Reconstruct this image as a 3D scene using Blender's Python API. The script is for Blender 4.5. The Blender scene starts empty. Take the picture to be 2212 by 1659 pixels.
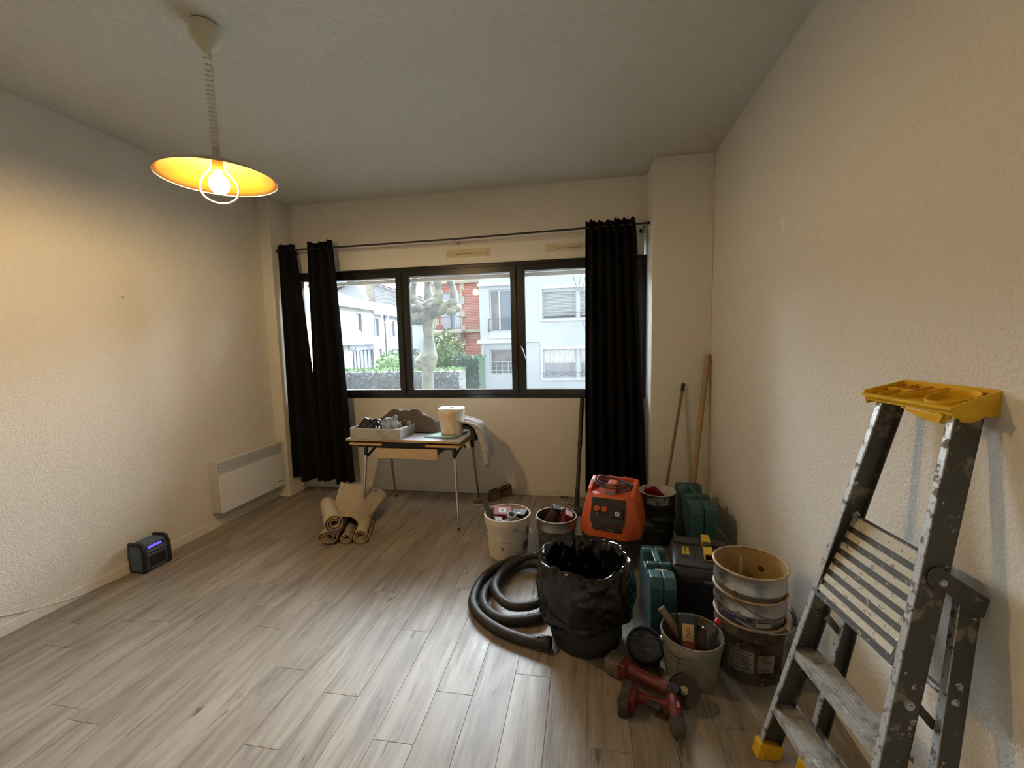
import bpy, math, random
from mathutils import Vector, Matrix, noise

random.seed(7)
SC = bpy.context.scene
COL = SC.collection
PI = math.pi

# ------------------------------------------------------------------ camera
LENS_PX, YAW, PITCH, ROLL, EYE = 921.06, -0.17651, -0.10068, -0.0236, 1.57
cam = bpy.data.cameras.new('camera'); cam_o = bpy.data.objects.new('camera', cam)
cam.sensor_fit = 'HORIZONTAL'; cam.sensor_width = 36.0; cam.lens = 36.0 * LENS_PX / 2212.0
cam.clip_start = 0.02; cam.clip_end = 300
_f = Vector((math.sin(YAW) * math.cos(PITCH), math.cos(YAW) * math.cos(PITCH), math.sin(PITCH)))
_r = Vector((math.cos(YAW), -math.sin(YAW), 0)); _u = _r.cross(_f)
_r2 = math.cos(ROLL) * _r + math.sin(ROLL) * _u; _u2 = -math.sin(ROLL) * _r + math.cos(ROLL) * _u
mw = Matrix((_r2, _u2, -_f)).transposed().to_4x4(); mw.translation = (0, 0, EYE)
cam_o.matrix_world = mw
COL.objects.link(cam_o); SC.camera = cam_o

# ------------------------------------------------------------------ sky, exposure
SKY_STRENGTH = 4.1
world = bpy.data.worlds.new('overcast_sky'); SC.world = world; world.use_nodes = True
wn = world.node_tree.nodes; bg = wn.get('Background') or wn.new('ShaderNodeBackground')
bg.inputs['Color'].default_value = (0.80, 0.90, 1.0, 1); bg.inputs['Strength'].default_value = SKY_STRENGTH
sun = bpy.data.lights.new('hazy_sun', 'SUN'); sun.energy = 100.0; sun.angle = math.radians(118); sun.color = (0.80, 0.91, 1.0)
sun_o = bpy.data.objects.new('hazy_sun', sun); COL.objects.link(sun_o)
sun_o.rotation_euler = Vector((-0.02, -math.cos(math.radians(43)), -math.sin(math.radians(43)))).to_track_quat('-Z', 'Y').to_euler()
BULB_STRENGTH = 740.0; BULB_COLOR = (1.0, 0.68, 0.31)
SC.view_settings.view_transform = 'Standard'; SC.view_settings.look = 'None'
SC.view_settings.gamma = 1.0; SC.view_settings.use_curve_mapping = False
SC.view_settings.exposure = 0.0

# ------------------------------------------------------------------ helpers
def tag(o, label=None, cat=None, group=None, kind=None):
    if label: o['label'] = label
    if cat: o['category'] = cat
    if group: o['group'] = group
    if kind: o['kind'] = kind
    return o

def thing(name, label, cat, loc=(0, 0, 0), rz=0.0, group=None, rot=None):
    o = bpy.data.objects.new(name, None); COL.objects.link(o)
    o.empty_display_size = 0.05
    o.location = loc; o.rotation_euler = rot if rot else (0, 0, rz)
    return tag(o, label, cat, group)

def root_matrix(o):
    return Matrix.Translation(o.location) @ o.rotation_euler.to_matrix().to_4x4()

class MB:
    """collects shapes; .at = matrix applied to what is added; root: world coordinates turned into that root's frame"""
    def __init__(s, root=None, at=None):
        s.v = []; s.f = []
        s.at = at.copy() if at else Matrix.Identity(4)
        s.inv = root_matrix(root).inverted() if root else Matrix.Identity(4)
    def add(s, vs, fs):
        o = len(s.v); m = s.inv @ s.at
        s.v += [tuple(m @ Vector(v)) for v in vs]
        s.f += [tuple(i + o for i in f) for f in fs]
        return s
    def box(s, x0, x1, y0, y1, z0, z1):
        return s.add([(x0,y0,z0),(x1,y0,z0),(x1,y1,z0),(x0,y1,z0),(x0,y0,z1),(x1,y0,z1),(x1,y1,z1),(x0,y1,z1)],
                     [(0,3,2,1),(4,5,6,7),(0,1,5,4),(1,2,6,5),(2,3,7,6),(3,0,4,7)])
    def bar(s, p, q, w, h, up=(0, 0, 1)):
        p, q = Vector(p), Vector(q); d = (q - p).normalized(); u = Vector(up)
        a = d.cross(u)
        if a.length < 1e-4: a = d.cross(Vector((1, 0, 0)))
        a.normalize(); b = a.cross(d).normalized()
        vs = [c + a * (w / 2 * i) + b * (h / 2 * j) for c in (p, q) for i, j in ((-1,-1),(1,-1),(1,1),(-1,1))]
        return s.add(vs, [(0,1,2,3),(7,6,5,4),(0,4,5,1),(1,5,6,2),(2,6,7,3),(3,7,4,0)])
    def tube(s, pts, r, n=8, closed=False, flat=1.0):
        pts = [Vector(p) for p in pts]; N = len(pts)
        rs = r if isinstance(r, (list, tuple)) else [r] * N
        vs = []; fs = []; prev = None
        for i, p in enumerate(pts):
            if closed: t = pts[(i + 1) % N] - pts[i - 1]
            else: t = pts[min(i + 1, N - 1)] - pts[max(i - 1, 0)]
            t.normalize()
            if prev is None:
                a = t.cross(Vector((0, 0, 1)))
                if a.length < 1e-3: a = t.cross(Vector((1, 0, 0)))
            else:
                a = prev - t * prev.dot(t)
            a.normalize(); prev = a; b = t.cross(a)
            for k in range(n):
                g = 2 * PI * k / n
                vs.append(p + a * (math.cos(g) * rs[i]) + b * (math.sin(g) * rs[i] * flat))
        for i in range(N if closed else N - 1):
            j = (i + 1) % N
            for k in range(n):
                l = (k + 1) % n
                fs.append((i*n+k, i*n+l, j*n+l, j*n+k))
        if not closed:
            fs.append(tuple(range(n - 1, -1, -1))); fs.append(tuple((N-1)*n + k for k in range(n)))
        return s.add(vs, fs)
    def lathe(s, prof, n=32, fn=None):
        vs = []; fs = []
        for i, (r, z) in enumerate(prof):
            for k in range(n):
                g = 2 * PI * k / n
                v = (r * math.cos(g), r * math.sin(g), z)
                vs.append(fn(v, i, g) if fn else v)
        P = len(prof)
        for i in range(P - 1):
            for k in range(n):
                l = (k + 1) % n
                fs.append((i*n+k, i*n+l, (i+1)*n+l, (i+1)*n+k))
        if prof[0][0] > 1e-6 and prof[0][0] < 1e9 and getattr(s, 'capends', True):
            pass
        return s.add(vs, fs)
    def disc(s, r, z, n=32, up=True):
        vs = [(r * math.cos(2*PI*k/n), r * math.sin(2*PI*k/n), z) for k in range(n)]
        return s.add(vs, [tuple(range(n)) if up else tuple(range(n-1, -1, -1))])
    def cyl(s, r0, r1, z0, z1, n=24):
        s.lathe([(r0, z0), (r1, z1)], n); s.disc(r0, z0, n, False); s.disc(r1, z1, n, True); return s
    def prism(s, poly, h0, h1, ax='x'):
        def P(a, b, h): return {'x': (h, a, b), 'y': (a, h, b), 'z': (a, b, h)}[ax]
        n = len(poly)
        vs = [P(a, b, h0) for a, b in poly] + [P(a, b, h1) for a, b in poly]
        fs = [tuple(range(n)), tuple(range(2*n-1, n-1, -1))]
        fs += [(k, k + n, (k+1) % n + n, (k+1) % n) for k in range(n)]
        return s.add(vs, fs)
    def grid(s, fn, nu, nv, cu=False, cv=False):
        vs = [fn(i / (nu if cu else nu - 1), j / (nv if cv else nv - 1)) for i in range(nu) for j in range(nv)]
        fs = []
        for i in range(nu if cu else nu - 1):
            for j in range(nv if cv else nv - 1):
                a, b = (i+1) % nu, (j+1) % nv
                fs.append((i*nv+j, a*nv+j, a*nv+b, i*nv+b))
        return s.add(vs, fs)
    def loft(s, secs, cap=True):
        n = len(secs[0]); vs = [p for c in secs for p in c]; fs = []
        for i in range(len(secs) - 1):
            for k in range(n):
                l = (k + 1) % n
                fs.append((i*n+k, i*n+l, (i+1)*n+l, (i+1)*n+k))
        if cap:
            fs.append(tuple(range(n-1, -1, -1))); fs.append(tuple((len(secs)-1)*n + k for k in range(n)))
        return s.add(vs, fs)
    def ball(s, c, r, n=16, m=10, sc=(1, 1, 1)):
        c = Vector(c)
        def fn(u, v):
            a = 2*PI*u; b = PI*v
            return c + Vector((math.sin(b)*math.cos(a)*r*sc[0], math.sin(b)*math.sin(a)*r*sc[1], math.cos(b)*r*sc[2]))
        return s.grid(fn, n, m, cu=True)
    def mesh(s, name, mat, smooth=35):
        me = bpy.data.meshes.new(name); me.from_pydata(s.v, [], s.f); me.validate()
        import bmesh
        bm = bmesh.new(); bm.from_mesh(me)
        bmesh.ops.remove_doubles(bm, verts=bm.verts, dist=1e-6)
        bmesh.ops.recalc_face_normals(bm, faces=bm.faces)
        bm.to_mesh(me); bm.free()
        if smooth:
            me.polygons.foreach_set('use_smooth', [True] * len(me.polygons))
            me.set_sharp_from_angle(angle=math.radians(smooth))
        me.materials.append(mat)
        return me
    def build(s, name, mat, parent=None, smooth=35, bevel=0, seg=2, solid=0, sub=0, label=None):
        o = bpy.data.objects.new(name, s.mesh(name, mat, smooth)); COL.objects.link(o)
        if parent: o.parent = parent
        if label: o['label'] = label
        if sub:
            m = o.modifiers.new('sub', 'SUBSURF'); m.levels = sub; m.render_levels = sub
        if solid:
            m = o.modifiers.new('solid', 'SOLIDIFY'); m.thickness = solid; m.offset = 0
        if bevel:
            m = o.modifiers.new('bevel', 'BEVEL'); m.width = bevel; m.segments = seg; m.limit_method = 'ANGLE'; m.angle_limit = math.radians(43)
            m.harden_normals = False
        return o

def rrect(cx, cy, hx, hy, r, z, n=5):
    """rounded rectangle loop at height z"""
    out = []
    for sx, sy, a0 in ((1, 1, 0), (-1, 1, PI/2), (-1, -1, PI), (1, -1, 1.5*PI)):
        for k in range(n):
            a = a0 + PI/2 * k / (n - 1)
            out.append((cx + sx*(hx - r) + r*math.cos(a), cy + sy*(hy - r) + r*math.sin(a), z))
    return out

def TR(loc, rz=0, rx=0, ry=0):
    return Matrix.Translation(loc) @ Matrix.Rotation(rz, 4, 'Z') @ Matrix.Rotation(ry, 4, 'Y') @ Matrix.Rotation(rx, 4, 'X')

def frame(o, x, z):
    """matrix whose local x and z axes point along the given directions"""
    z = Vector(z).normalized(); x = Vector(x); x = (x - z * x.dot(z)).normalized(); y = z.cross(x)
    m = Matrix((x, y, z)).transposed().to_4x4(); m.translation = o
    return m

def smooth_path(pts, sub=6, closed=False):
    P = [Vector(p) for p in pts]; n = len(P); out = []
    for i in range(n if closed else n - 1):
        if closed: a, b, c, d = P[(i-1) % n], P[i], P[(i+1) % n], P[(i+2) % n]
        else: a, b, c, d = P[max(i-1, 0)], P[i], P[i+1], P[min(i+2, n-1)]
        for k in range(sub):
            t = k / sub
            out.append(0.5 * ((2*b) + (c - a)*t + (2*a - 5*b + 4*c - d)*t*t + (3*b - a - 3*c + d)*t**3))
    if not closed: out.append(P[-1])
    return out

# ------------------------------------------------------------------ materials
def mat(name, col, rough=0.6, metal=0.0, col2=None, scale=8.0, lo=0.45, hi=0.6, bump=0.0, bscale=120.0, stretch=(1, 1, 1),
        spec=0.5, emit=None, estr=0.0, alpha=None, detail=4.0, col3=None, scale3=30.0, lo3=0.6, hi3=0.68, sheen=0.0, coat=0.0, obj=True, rough2=None):
    m = bpy.data.materials.new(name); m.use_nodes = True
    nt = m.node_tree; N = nt.nodes; L = nt.links; b = N['Principled BSDF']
    b.inputs['Base Color'].default_value = (*col, 1); b.inputs['Roughness'].default_value = rough
    b.inputs['Metallic'].default_value = metal; b.inputs['Specular IOR Level'].default_value = spec
    b.inputs['Sheen Weight'].default_value = sheen; b.inputs['Coat Weight'].default_value = coat
    if emit:
        b.inputs['Emission Color'].default_value = (*emit, 1); b.inputs['Emission Strength'].default_value = estr
    tc = N.new('ShaderNodeTexCoord'); mp = N.new('ShaderNodeMapping'); mp.inputs['Scale'].default_value = stretch
    L.new(tc.outputs['Object'], mp.inputs['Vector'])
    def layer(prev, c, sc, a, z, det):
        nz = N.new('ShaderNodeTexNoise'); nz.inputs['Scale'].default_value = sc; nz.inputs['Detail'].default_value = det
        nz.inputs['Roughness'].default_value = 0.65
        L.new(mp.outputs['Vector'], nz.inputs['Vector'])
        mr = N.new('ShaderNodeMapRange'); mr.inputs['From Min'].default_value = a; mr.inputs['From Max'].default_value = z
        L.new(nz.outputs['Fac'], mr.inputs['Value'])
        mx = N.new('ShaderNodeMix'); mx.data_type = 'RGBA'
        L.new(mr.outputs['Result'], mx.inputs[0])
        if prev is None: mx.inputs[6].default_value = (*col, 1)
        else: L.new(prev, mx.inputs[6])
        mx.inputs[7].default_value = (*c, 1)
        return mx.outputs[2], mr.outputs['Result']
    out = None
    if col2:
        out, fac = layer(out, col2, scale, lo, hi, detail)
        if rough2 is not None:
            r = N.new('ShaderNodeMapRange'); r.inputs['To Min'].default_value = rough; r.inputs['To Max'].default_value = rough2
            L.new(fac, r.inputs['Value']); L.new(r.outputs['Result'], b.inputs['Roughness'])
    if col3: out, _ = layer(out, col3, scale3, lo3, hi3, detail)
    if out: L.new(out, b.inputs['Base Color'])
    if bump:
        nz = N.new('ShaderNodeTexNoise'); nz.inputs['Scale'].default_value = bscale; nz.inputs['Detail'].default_value = 3.0
        L.new(mp.outputs['Vector'], nz.inputs['Vector'])
        bp = N.new('ShaderNodeBump'); bp.inputs['Strength'].default_value = bump; bp.inputs['Distance'].default_value = 0.004
        L.new(nz.outputs['Fac'], bp.inputs['Height']); L.new(bp.outputs['Normal'], b.inputs['Normal'])
    return m

M = {}
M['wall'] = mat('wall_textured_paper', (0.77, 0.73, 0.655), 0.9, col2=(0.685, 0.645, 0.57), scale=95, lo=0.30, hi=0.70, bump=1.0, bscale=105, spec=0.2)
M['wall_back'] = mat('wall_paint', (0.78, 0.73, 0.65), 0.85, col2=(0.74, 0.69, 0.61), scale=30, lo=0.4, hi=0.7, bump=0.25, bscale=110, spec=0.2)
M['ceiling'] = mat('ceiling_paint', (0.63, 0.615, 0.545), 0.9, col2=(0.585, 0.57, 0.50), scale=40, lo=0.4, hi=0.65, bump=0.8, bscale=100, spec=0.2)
M['skirting'] = mat('skirting_paint', (0.76, 0.72, 0.64), 0.6, col2=(0.68, 0.63, 0.55), scale=12, lo=0.5, hi=0.75)
M['subfloor'] = mat('joint_dark', (0.13, 0.11, 0.09), 0.9)

def plank_material():
    m = bpy.data.materials.new('grey_oak_plank'); m.use_nodes = True
    nt = m.node_tree; N = nt.nodes; L = nt.links; b = N['Principled BSDF']
    oi = N.new('ShaderNodeObjectInfo'); g = N.new('ShaderNodeNewGeometry')
    off = N.new('ShaderNodeVectorMath'); off.operation = 'MULTIPLY_ADD'
    cmb = N.new('ShaderNodeCombineXYZ')
    for k, v in enumerate((37.0, 91.0, 13.0)):
        mu = N.new('ShaderNodeMath'); mu.operation = 'MULTIPLY'; mu.inputs[1].default_value = v
        L.new(oi.outputs['Random'], mu.inputs[0]); L.new(mu.outputs[0], cmb.inputs[k])
    ad = N.new('ShaderNodeVectorMath'); ad.operation = 'ADD'
    L.new(g.outputs['Position'], ad.inputs[0]); L.new(cmb.outputs[0], ad.inputs[1])
    def nz(scale, st, det, dist=0.0):
        mp = N.new('ShaderNodeMapping'); mp.inputs['Scale'].default_value = st; L.new(ad.outputs[0], mp.inputs['Vector'])
        n = N.new('ShaderNodeTexNoise'); n.inputs['Scale'].default_value = scale; n.inputs['Detail'].default_value = det
        n.inputs['Roughness'].default_value = 0.6; n.inputs['Distortion'].default_value = dist
        L.new(mp.outputs[0], n.inputs['Vector']); return n.outputs['Fac']
    def rng(s, a, z, c=0.0, d=1.0):
        r = N.new('ShaderNodeMapRange'); L.new(s, r.inputs['Value'])
        for i, v in (('From Min', a), ('From Max', z), ('To Min', c), ('To Max', d)): r.inputs[i].default_value = v
        return r.outputs['Result']
    def mix(f, a, c):
        x = N.new('ShaderNodeMix'); x.data_type = 'RGBA'; L.new(f, x.inputs[0])
        if isinstance(a, tuple): x.inputs[6].default_value = (*a, 1)
        else: L.new(a, x.inputs[6])
        x.inputs[7].default_value = (*c, 1); return x.outputs[2]
    c = mix(oi.outputs['Random'], (0.335, 0.292, 0.24), (0.275, 0.237, 0.19))
    c = mix(rng(nz(1.0, (14, 1.6, 1), 4, 0.6), 0.40, 0.68), c, (0.165, 0.137, 0.108))
    c = mix(rng(nz(1.0, (95, 4.5, 1), 5, 0.3), 0.50, 0.78, 0, 0.6), c, (0.38, 0.335, 0.278))
    c = mix(rng(nz(1.0, (60, 3.0, 1), 4, 1.2), 0.58, 0.74, 0, 0.8), c, (0.085, 0.068, 0.053))
    c = mix(rng(nz(1.0, (22, 5.0, 1), 2, 0.8), 0.68, 0.76, 0, 0.85), c, (0.060, 0.050, 0.042))
    L.new(c, b.inputs['Base Color'])
    L.new(rng(nz(1.0, (40, 6, 1), 3), 0.3, 0.7, 0.34, 0.52), b.inputs['Roughness'])
    b.inputs['Specular IOR Level'].default_value = 0.45
    bp = N.new('ShaderNodeBump'); bp.inputs['Strength'].default_value = 0.12; bp.inputs['Distance'].default_value = 0.002
    L.new(nz(1.0, (120, 6, 1), 4), bp.inputs['Height']); L.new(bp.outputs[0], b.inputs['Normal'])
    return m
M['plank'] = plank_material()

def glass_material(name, dust=0.05):
    m = bpy.data.materials.new(name); m.use_nodes = True
    nt = m.node_tree; N = nt.nodes; L = nt.links; N.remove(N['Principled BSDF'])
    out = N['Material Output']
    tr = N.new('ShaderNodeBsdfTransparent'); gl = N.new('ShaderNodeBsdfGlossy'); gl.inputs['Roughness'].default_value = 0.01
    fr = N.new('ShaderNodeFresnel'); fr.inputs['IOR'].default_value = 1.5
    mx = N.new('ShaderNodeMixShader'); L.new(fr.outputs[0], mx.inputs[0]); L.new(tr.outputs[0], mx.inputs[1]); L.new(gl.outputs[0], mx.inputs[2])
    if dust:
        tl = N.new('ShaderNodeBsdfTranslucent'); tl.inputs['Color'].default_value = (0.8, 0.87, 0.92, 1)
        tc = N.new('ShaderNodeTexCoord'); nz = N.new('ShaderNodeTexNoise'); nz.inputs['Scale'].default_value = 2.2; nz.inputs['Detail'].default_value = 5
        L.new(tc.outputs['Object'], nz.inputs['Vector'])
        mr = N.new('ShaderNodeMapRange'); mr.inputs['From Min'].default_value = 0.35; mr.inputs['From Max'].default_value = 0.8
        mr.inputs['To Min'].default_value = dust * 0.5; mr.inputs['To Max'].default_value = dust * 2
        L.new(nz.outputs['Fac'], mr.inputs['Value'])
        m2 = N.new('ShaderNodeMixShader'); L.new(mr.outputs[0], m2.inputs[0]); L.new(mx.outputs[0], m2.inputs[1]); L.new(tl.outputs[0], m2.inputs[2])
        mx = m2
    L.new(mx.outputs[0], out.inputs['Surface'])
    return m
M['glass'] = glass_material('window_glass', 0.006)
M['clear'] = glass_material('clear_plastic', 0.03)
M['frame'] = mat('black_window_frame', (0.012, 0.013, 0.014), 0.28, spec=0.5)
M['pvc'] = mat('white_pvc', (0.84, 0.80, 0.71), 0.5)
M['vent'] = mat('yellowed_plastic', (0.74, 0.64, 0.43), 0.5)
M['white_pl'] = mat('white_enamel', (0.74, 0.74, 0.74), 0.35)
M['dark_gap'] = mat('dark_gap', (0.02, 0.02, 0.02), 0.8)
M['curtain'] = mat('black_curtain_cloth', (0.0045, 0.004, 0.0042), 0.9, sheen=0.0, bump=0.2, bscale=400, spec=0.2)
M['black_metal'] = mat('black_metal', (0.012, 0.012, 0.013), 0.4, spec=0.5)
M['chrome'] = mat('chrome', (0.55, 0.54, 0.52), 0.22, 1.0)
M['steel'] = mat('steel', (0.45, 0.45, 0.44), 0.35, 1.0)
M['black_pl'] = mat('black_plastic', (0.014, 0.014, 0.015), 0.45)
M['black_rub'] = mat('black_rubber', (0.013, 0.012, 0.012), 0.7)

# ------------------------------------------------------------------ the room
XL, XR, YB, YF, ZC = -3.215, 1.0145, 4.184, -0.75, 3.034
PIER_R, PIER_RY = 0.5387, 3.801
PIER_L, PIER_LY = -3.0877, 3.869
WX0, WX1, WZ0, WZ1, BOXZ = -3.0877, 0.5387, 0.997, 2.335, 2.523

def struct(name, mb, m, smooth=0, bevel=0):
    return tag(mb.build(name, m, smooth=smooth, bevel=bevel), kind='structure')

floor = struct('floor', MB().box(XL, XR, YF, YB, -0.12, -0.004), M['subfloor'])
PW, PLEN = 0.169, 1.052
joint = {0: 1.52, -2: 1.843, -4: 1.69, -5: 1.4275, -6: 2.062, -7: 1.608, -8: 1.328, -9: 1.713, -10: 2.233, -11: 1.97, 3: 1.688,
         -1: 2.19, -3: 2.31, 1: 1.98, 2: 2.42, 4: 1.35, 5: 2.05, 6: 1.8}
plank_cache = {}
rp = random.Random(3)
for k in range(-19, 7):
    x0, x1 = -0.007 + PW * k, -0.007 + PW * (k + 1)
    x0, x1 = max(x0, XL), min(x1, XR)
    if x1 - x0 < 0.003: continue
    j = joint.get(k, rp.uniform(1.3, 2.3))
    cuts = [YF] + [j + PLEN * i for i in range(-6, 6) if YF + 0.01 < j + PLEN * i < YB - 0.01] + [YB]
    for a, b in zip(cuts[:-1], cuts[1:]):
        key = (round(x1 - x0, 4), round(b - a, 4))
        if key not in plank_cache:
            w, l, g, c = x1 - x0, b - a, 0.0005, 0.0009
            sec = lambda i, z: [(g + i, g + i, z), (w - g - i, g + i, z), (w - g - i, l - g - i, z), (g + i, l - g - i, z)]
            plank_cache[key] = MB().loft([sec(0, -0.006), sec(0, -0.0008), sec(c, 0.0)]).mesh('plank', M['plank'], 0)
        o = bpy.data.objects.new('plank', plank_cache[key]); COL.objects.link(o)
        o.location = (x0, a, 0); o.parent = floor

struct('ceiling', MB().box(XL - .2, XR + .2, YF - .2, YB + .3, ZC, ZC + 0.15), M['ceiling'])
struct('wall_left', MB().box(XL - .2, XL, YF - .2, YB + .3, -.12, ZC), M['wall'])
struct('wall_right', MB().box(XR, XR + .2, YF - .2, YB + .3, -.12, ZC), M['wall'])
struct('wall_front', MB().box(XL - .2, XR + .2, YF - .2, YF, -.12, ZC), M['wall'])
wb = MB()
wb.box(XL, XR, YB, YB + .25, -.12, WZ0)
wb.box(XL, XR, YB, YB + .25, BOXZ, ZC)
wb.box(XL, WX0, YB, YB + .25, WZ0, BOXZ)
wb.box(WX1, XR, YB, YB + .25, WZ0, BOXZ)
struct('wall_back', wb, M['wall_back'])
struct('wall_pier_left', MB().box(XL, PIER_L, PIER_LY, YB, -.01, ZC), M['wall'], bevel=0.006)
struct('wall_pier_right', MB().box(PIER_R, XR, PIER_RY, YB, -.01, ZC), M['wall'], bevel=0.006)
BBH, BBT = 0.066, 0.011
def baseboard(name, x0, x1, y0, y1):
    struct(name, MB().box(x0, x1, y0, y1, 0.0, BBH), M['skirting'], bevel=0.003)
baseboard('baseboard_left', XL, XL + BBT, YF, PIER_LY)
baseboard('baseboard_pier_left', XL, PIER_L + BBT, PIER_LY - BBT, PIER_LY)
baseboard('baseboard_reveal_left', PIER_L, PIER_L + BBT, PIER_LY, YB)
baseboard('baseboard_back', PIER_L + BBT, PIER_R - BBT, YB - BBT, YB)
baseboard('baseboard_reveal_right', PIER_R - BBT, PIER_R, PIER_RY, YB)
baseboard('baseboard_pier_right', PIER_R - BBT, XR, PIER_RY - BBT, PIER_RY)
baseboard('baseboard_right', XR - BBT, XR, YF, PIER_RY - BBT)

# ---- window: outer frame, three sashes with panes, shutter box, vents, roller shutter end
fr = MB(); y0, y1 = YB - 0.004, YB + 0.075
fw = 0.05
fr.box(WX0, WX1, y0, y1, WZ0, WZ0 + fw); fr.box(WX0, WX1, y0, y1, WZ1 - fw, WZ1)
fr.box(WX0, WX0 + fw, y0, y1, WZ0 + fw, WZ1 - fw); fr.box(WX1 - 0.04, WX1, y0, y1, WZ0 + fw, WZ1 - fw)
for c in (-1.858, -0.668): fr.box(c - 0.028, c + 0.028, y0, y1, WZ0 + fw, WZ1 - fw)
win = tag(fr.build('window_1', M['frame'], smooth=0, bevel=0.004), kind='structure')
for i, (a, b) in enumerate(((WX0 + 0.035, -1.872), (-1.844, -0.682), (-0.654, WX1 - 0.03))):
    s_ = MB(); yy0, yy1 = YB - 0.020, YB + 0.03; w = 0.058; zb, zt = WZ0 + 0.035, WZ1 - 0.035
    s_.box(a, b, yy0, yy1, zb, zb + w); s_.box(a, b, yy0, yy1, zt - w, zt)
    s_.box(a, a + w, yy0, yy1, zb + w, zt - w); s_.box(b - w, b, yy0, yy1, zb + w, zt - w)
    sash = s_.build('sash', M['frame'], win, smooth=0, bevel=0.005)
    MB().box(a + w - .005, b - w + .005, YB + 0.004, YB + 0.010, zb + w - .005, zt - w + .005).build('pane', M['glass'], sash, smooth=0)
h = MB().box(-0.650, -0.622, YB - 0.032, YB - 0.020, 1.42, 1.54).build('handle_plate', M['frame'], win, smooth=0, bevel=0.003)
MB().tube([(-0.636, YB - 0.03, 1.515), (-0.636, YB - 0.058, 1.512), (-0.622, YB - 0.062, 1.48), (-0.592, YB - 0.062, 1.385)], [.008, .008, .0065, .005], 8).build('handle_lever', M['steel'], h)
for x, z in ((-2.99, 2.245), (0.46, 2.262)):
    MB(at=TR((x, YB - 0.022, z), 0, PI/2)).cyl(.007, .007, 0, .006, 10).build('screw_cap', M['pvc'], win)
bx = MB(); bx.box(WX0, WX1 - 0.02, YB - 0.022, YB + 0.2, WZ1, BOXZ); bx.box(WX0, WX1 - 0.02, YB - 0.03, YB - 0.018, WZ1, WZ1 + 0.014)
bx.build('shutter_box', M['pvc'], win, smooth=0, bevel=0.004)
for xc in (-1.147, -0.17):
    v = MB(); yv = YB - 0.022
    v.box(xc - .225, xc + .225, yv - .012, yv, 2.402, 2.472)
    vo = v.build('air_vent', M['vent'], win, smooth=0, bevel=0.006)
    g = MB(); g.box(xc - .20, xc + .20, yv - .030, yv - .010, 2.418, 2.436); g.box(xc - .21, xc + .21, yv - .022, yv - .010, 2.446, 2.464)
    g.build('vent_flap', M['vent'], vo, smooth=0, bevel=0.003)
    MB().box(xc - .12, xc + .12, yv - .0312, yv - .029, 2.425, 2.429).build('vent_slot', M['dark_gap'], vo, smooth=0)
M['shutter'] = mat('roller_shutter_grey', (0.42, 0.39, 0.33), 0.6)
for k in range(3):
    MB().box(WX0 + .05, WX1 - .05, YB + .135, YB + .15, 2.205 + k * .045, 2.246 + k * .045).build('shutter_slat', M['shutter'], win, smooth=0, bevel=0.004)
sill = MB(); sill.box(WX0, WX1, YB + .07, YB + .34, WZ0 - .03, WZ0 + .008)
sill.build('outer_sill', mat('concrete_sill', (0.45, 0.45, 0.44), 0.8), win, smooth=0)

# ---- curtain rod and curtains
RODY, RODZ = 3.945, 2.530
rod = thing('curtain_rod', 'thin black metal curtain rod above the window', 'curtain rod', (-1.25, RODY, RODZ))
b = MB(rod); b.tube([(-3.08, RODY, RODZ - .003), (-1.25, RODY, RODZ - .002), (0.52, RODY, RODZ + .024)], .0085, 10); b.build('rod', M['black_metal'], rod)
for xe, dz in ((-3.072, -.003), (0.524, .024)):
    MB(rod, TR((xe, RODY, RODZ + dz), 0, 0, PI/2)).cyl(.013, .013, -.016, .016, 12).build('end_cap', M['black_metal'], rod)
for xb in (-3.04, -1.25, 0.49):
    b = MB(rod); b.tube([(xb, RODY, RODZ), (xb, YB - .004, RODZ - .006)], .005, 8); b.box(xb - .012, xb + .012, YB - .006, YB, RODZ - .04, RODZ + .03)
    b.build('bracket', M['black_metal'] if xb != -1.25 else M['steel'], rod)

def curtain(label, top, bot, z0, z1, folds, seed, amp=0.042, ruff=0.012, swing=0.0, group=None, rings=()):
    r = random.Random(seed); ph = [r.uniform(-.5, .5) for _ in range(folds + 2)]; hh = [r.uniform(-1, 1) for _ in range(folds + 2)]
    c = thing('curtain', label, 'curtain', ((top[0] + top[1]) / 2, RODY, z0), group=group)
    def P(u, v):
        t = v ** 0.8
        xa = top[0] + (bot[0] - top[0]) * t; xb = top[1] + (bot[1] - top[1]) * t
        g = u * folds
        wob = 0.15 * math.sin(3.1 * v + ph[int(g)] * 4)
        x = xa + (xb - xa) * (u + wob * 0.10 * math.sin(2*PI*g) / folds * folds * 0.3)
        a = amp * (0.75 + 0.45 * v) * (1 + 0.35 * ph[int(g)])
        y = RODY + a * math.sin(2*PI*g + wob) - 0.015 * v + swing * v
        k = int(g); tt = g - k
        top_z = z1 + ruff * (hh[k] * (1 - tt) + hh[k+1] * tt) + 0.006 * math.sin(4*PI*g)
        zz = top_z + (z0 + 0.02 * ph[k] * 0 + 0.012 * math.sin(2*PI*g * 0.5 + seed) - top_z) * v
        return (x, y, zz)
    b = MB(c).grid(P, folds * 20 + 1, 42)
    b.build('cloth', M['curtain'], c, smooth=180, solid=0.003)
    for xr in rings:
        MB(c, TR((xr, RODY, RODZ), 0.9)).tube([(0, .021 * math.cos(a), .021 * math.sin(a)) for a in [2*PI*k/20 for k in range(20)]], .004, 6, closed=True).build('eyelet', M['steel'], c)
    return c
curtain('narrow black curtain hanging against the pier beside the radiator', (-3.073, -2.875), (-3.079, -2.70), 0.17, 2.577, 2, 2, rings=(-2.885,))
curtain('black curtain hanging above the carpet rolls, beside the table', (-2.742, -2.472), (-2.79, -2.366), 0.155, 2.592, 3, 5, rings=(-2.50,))
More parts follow.
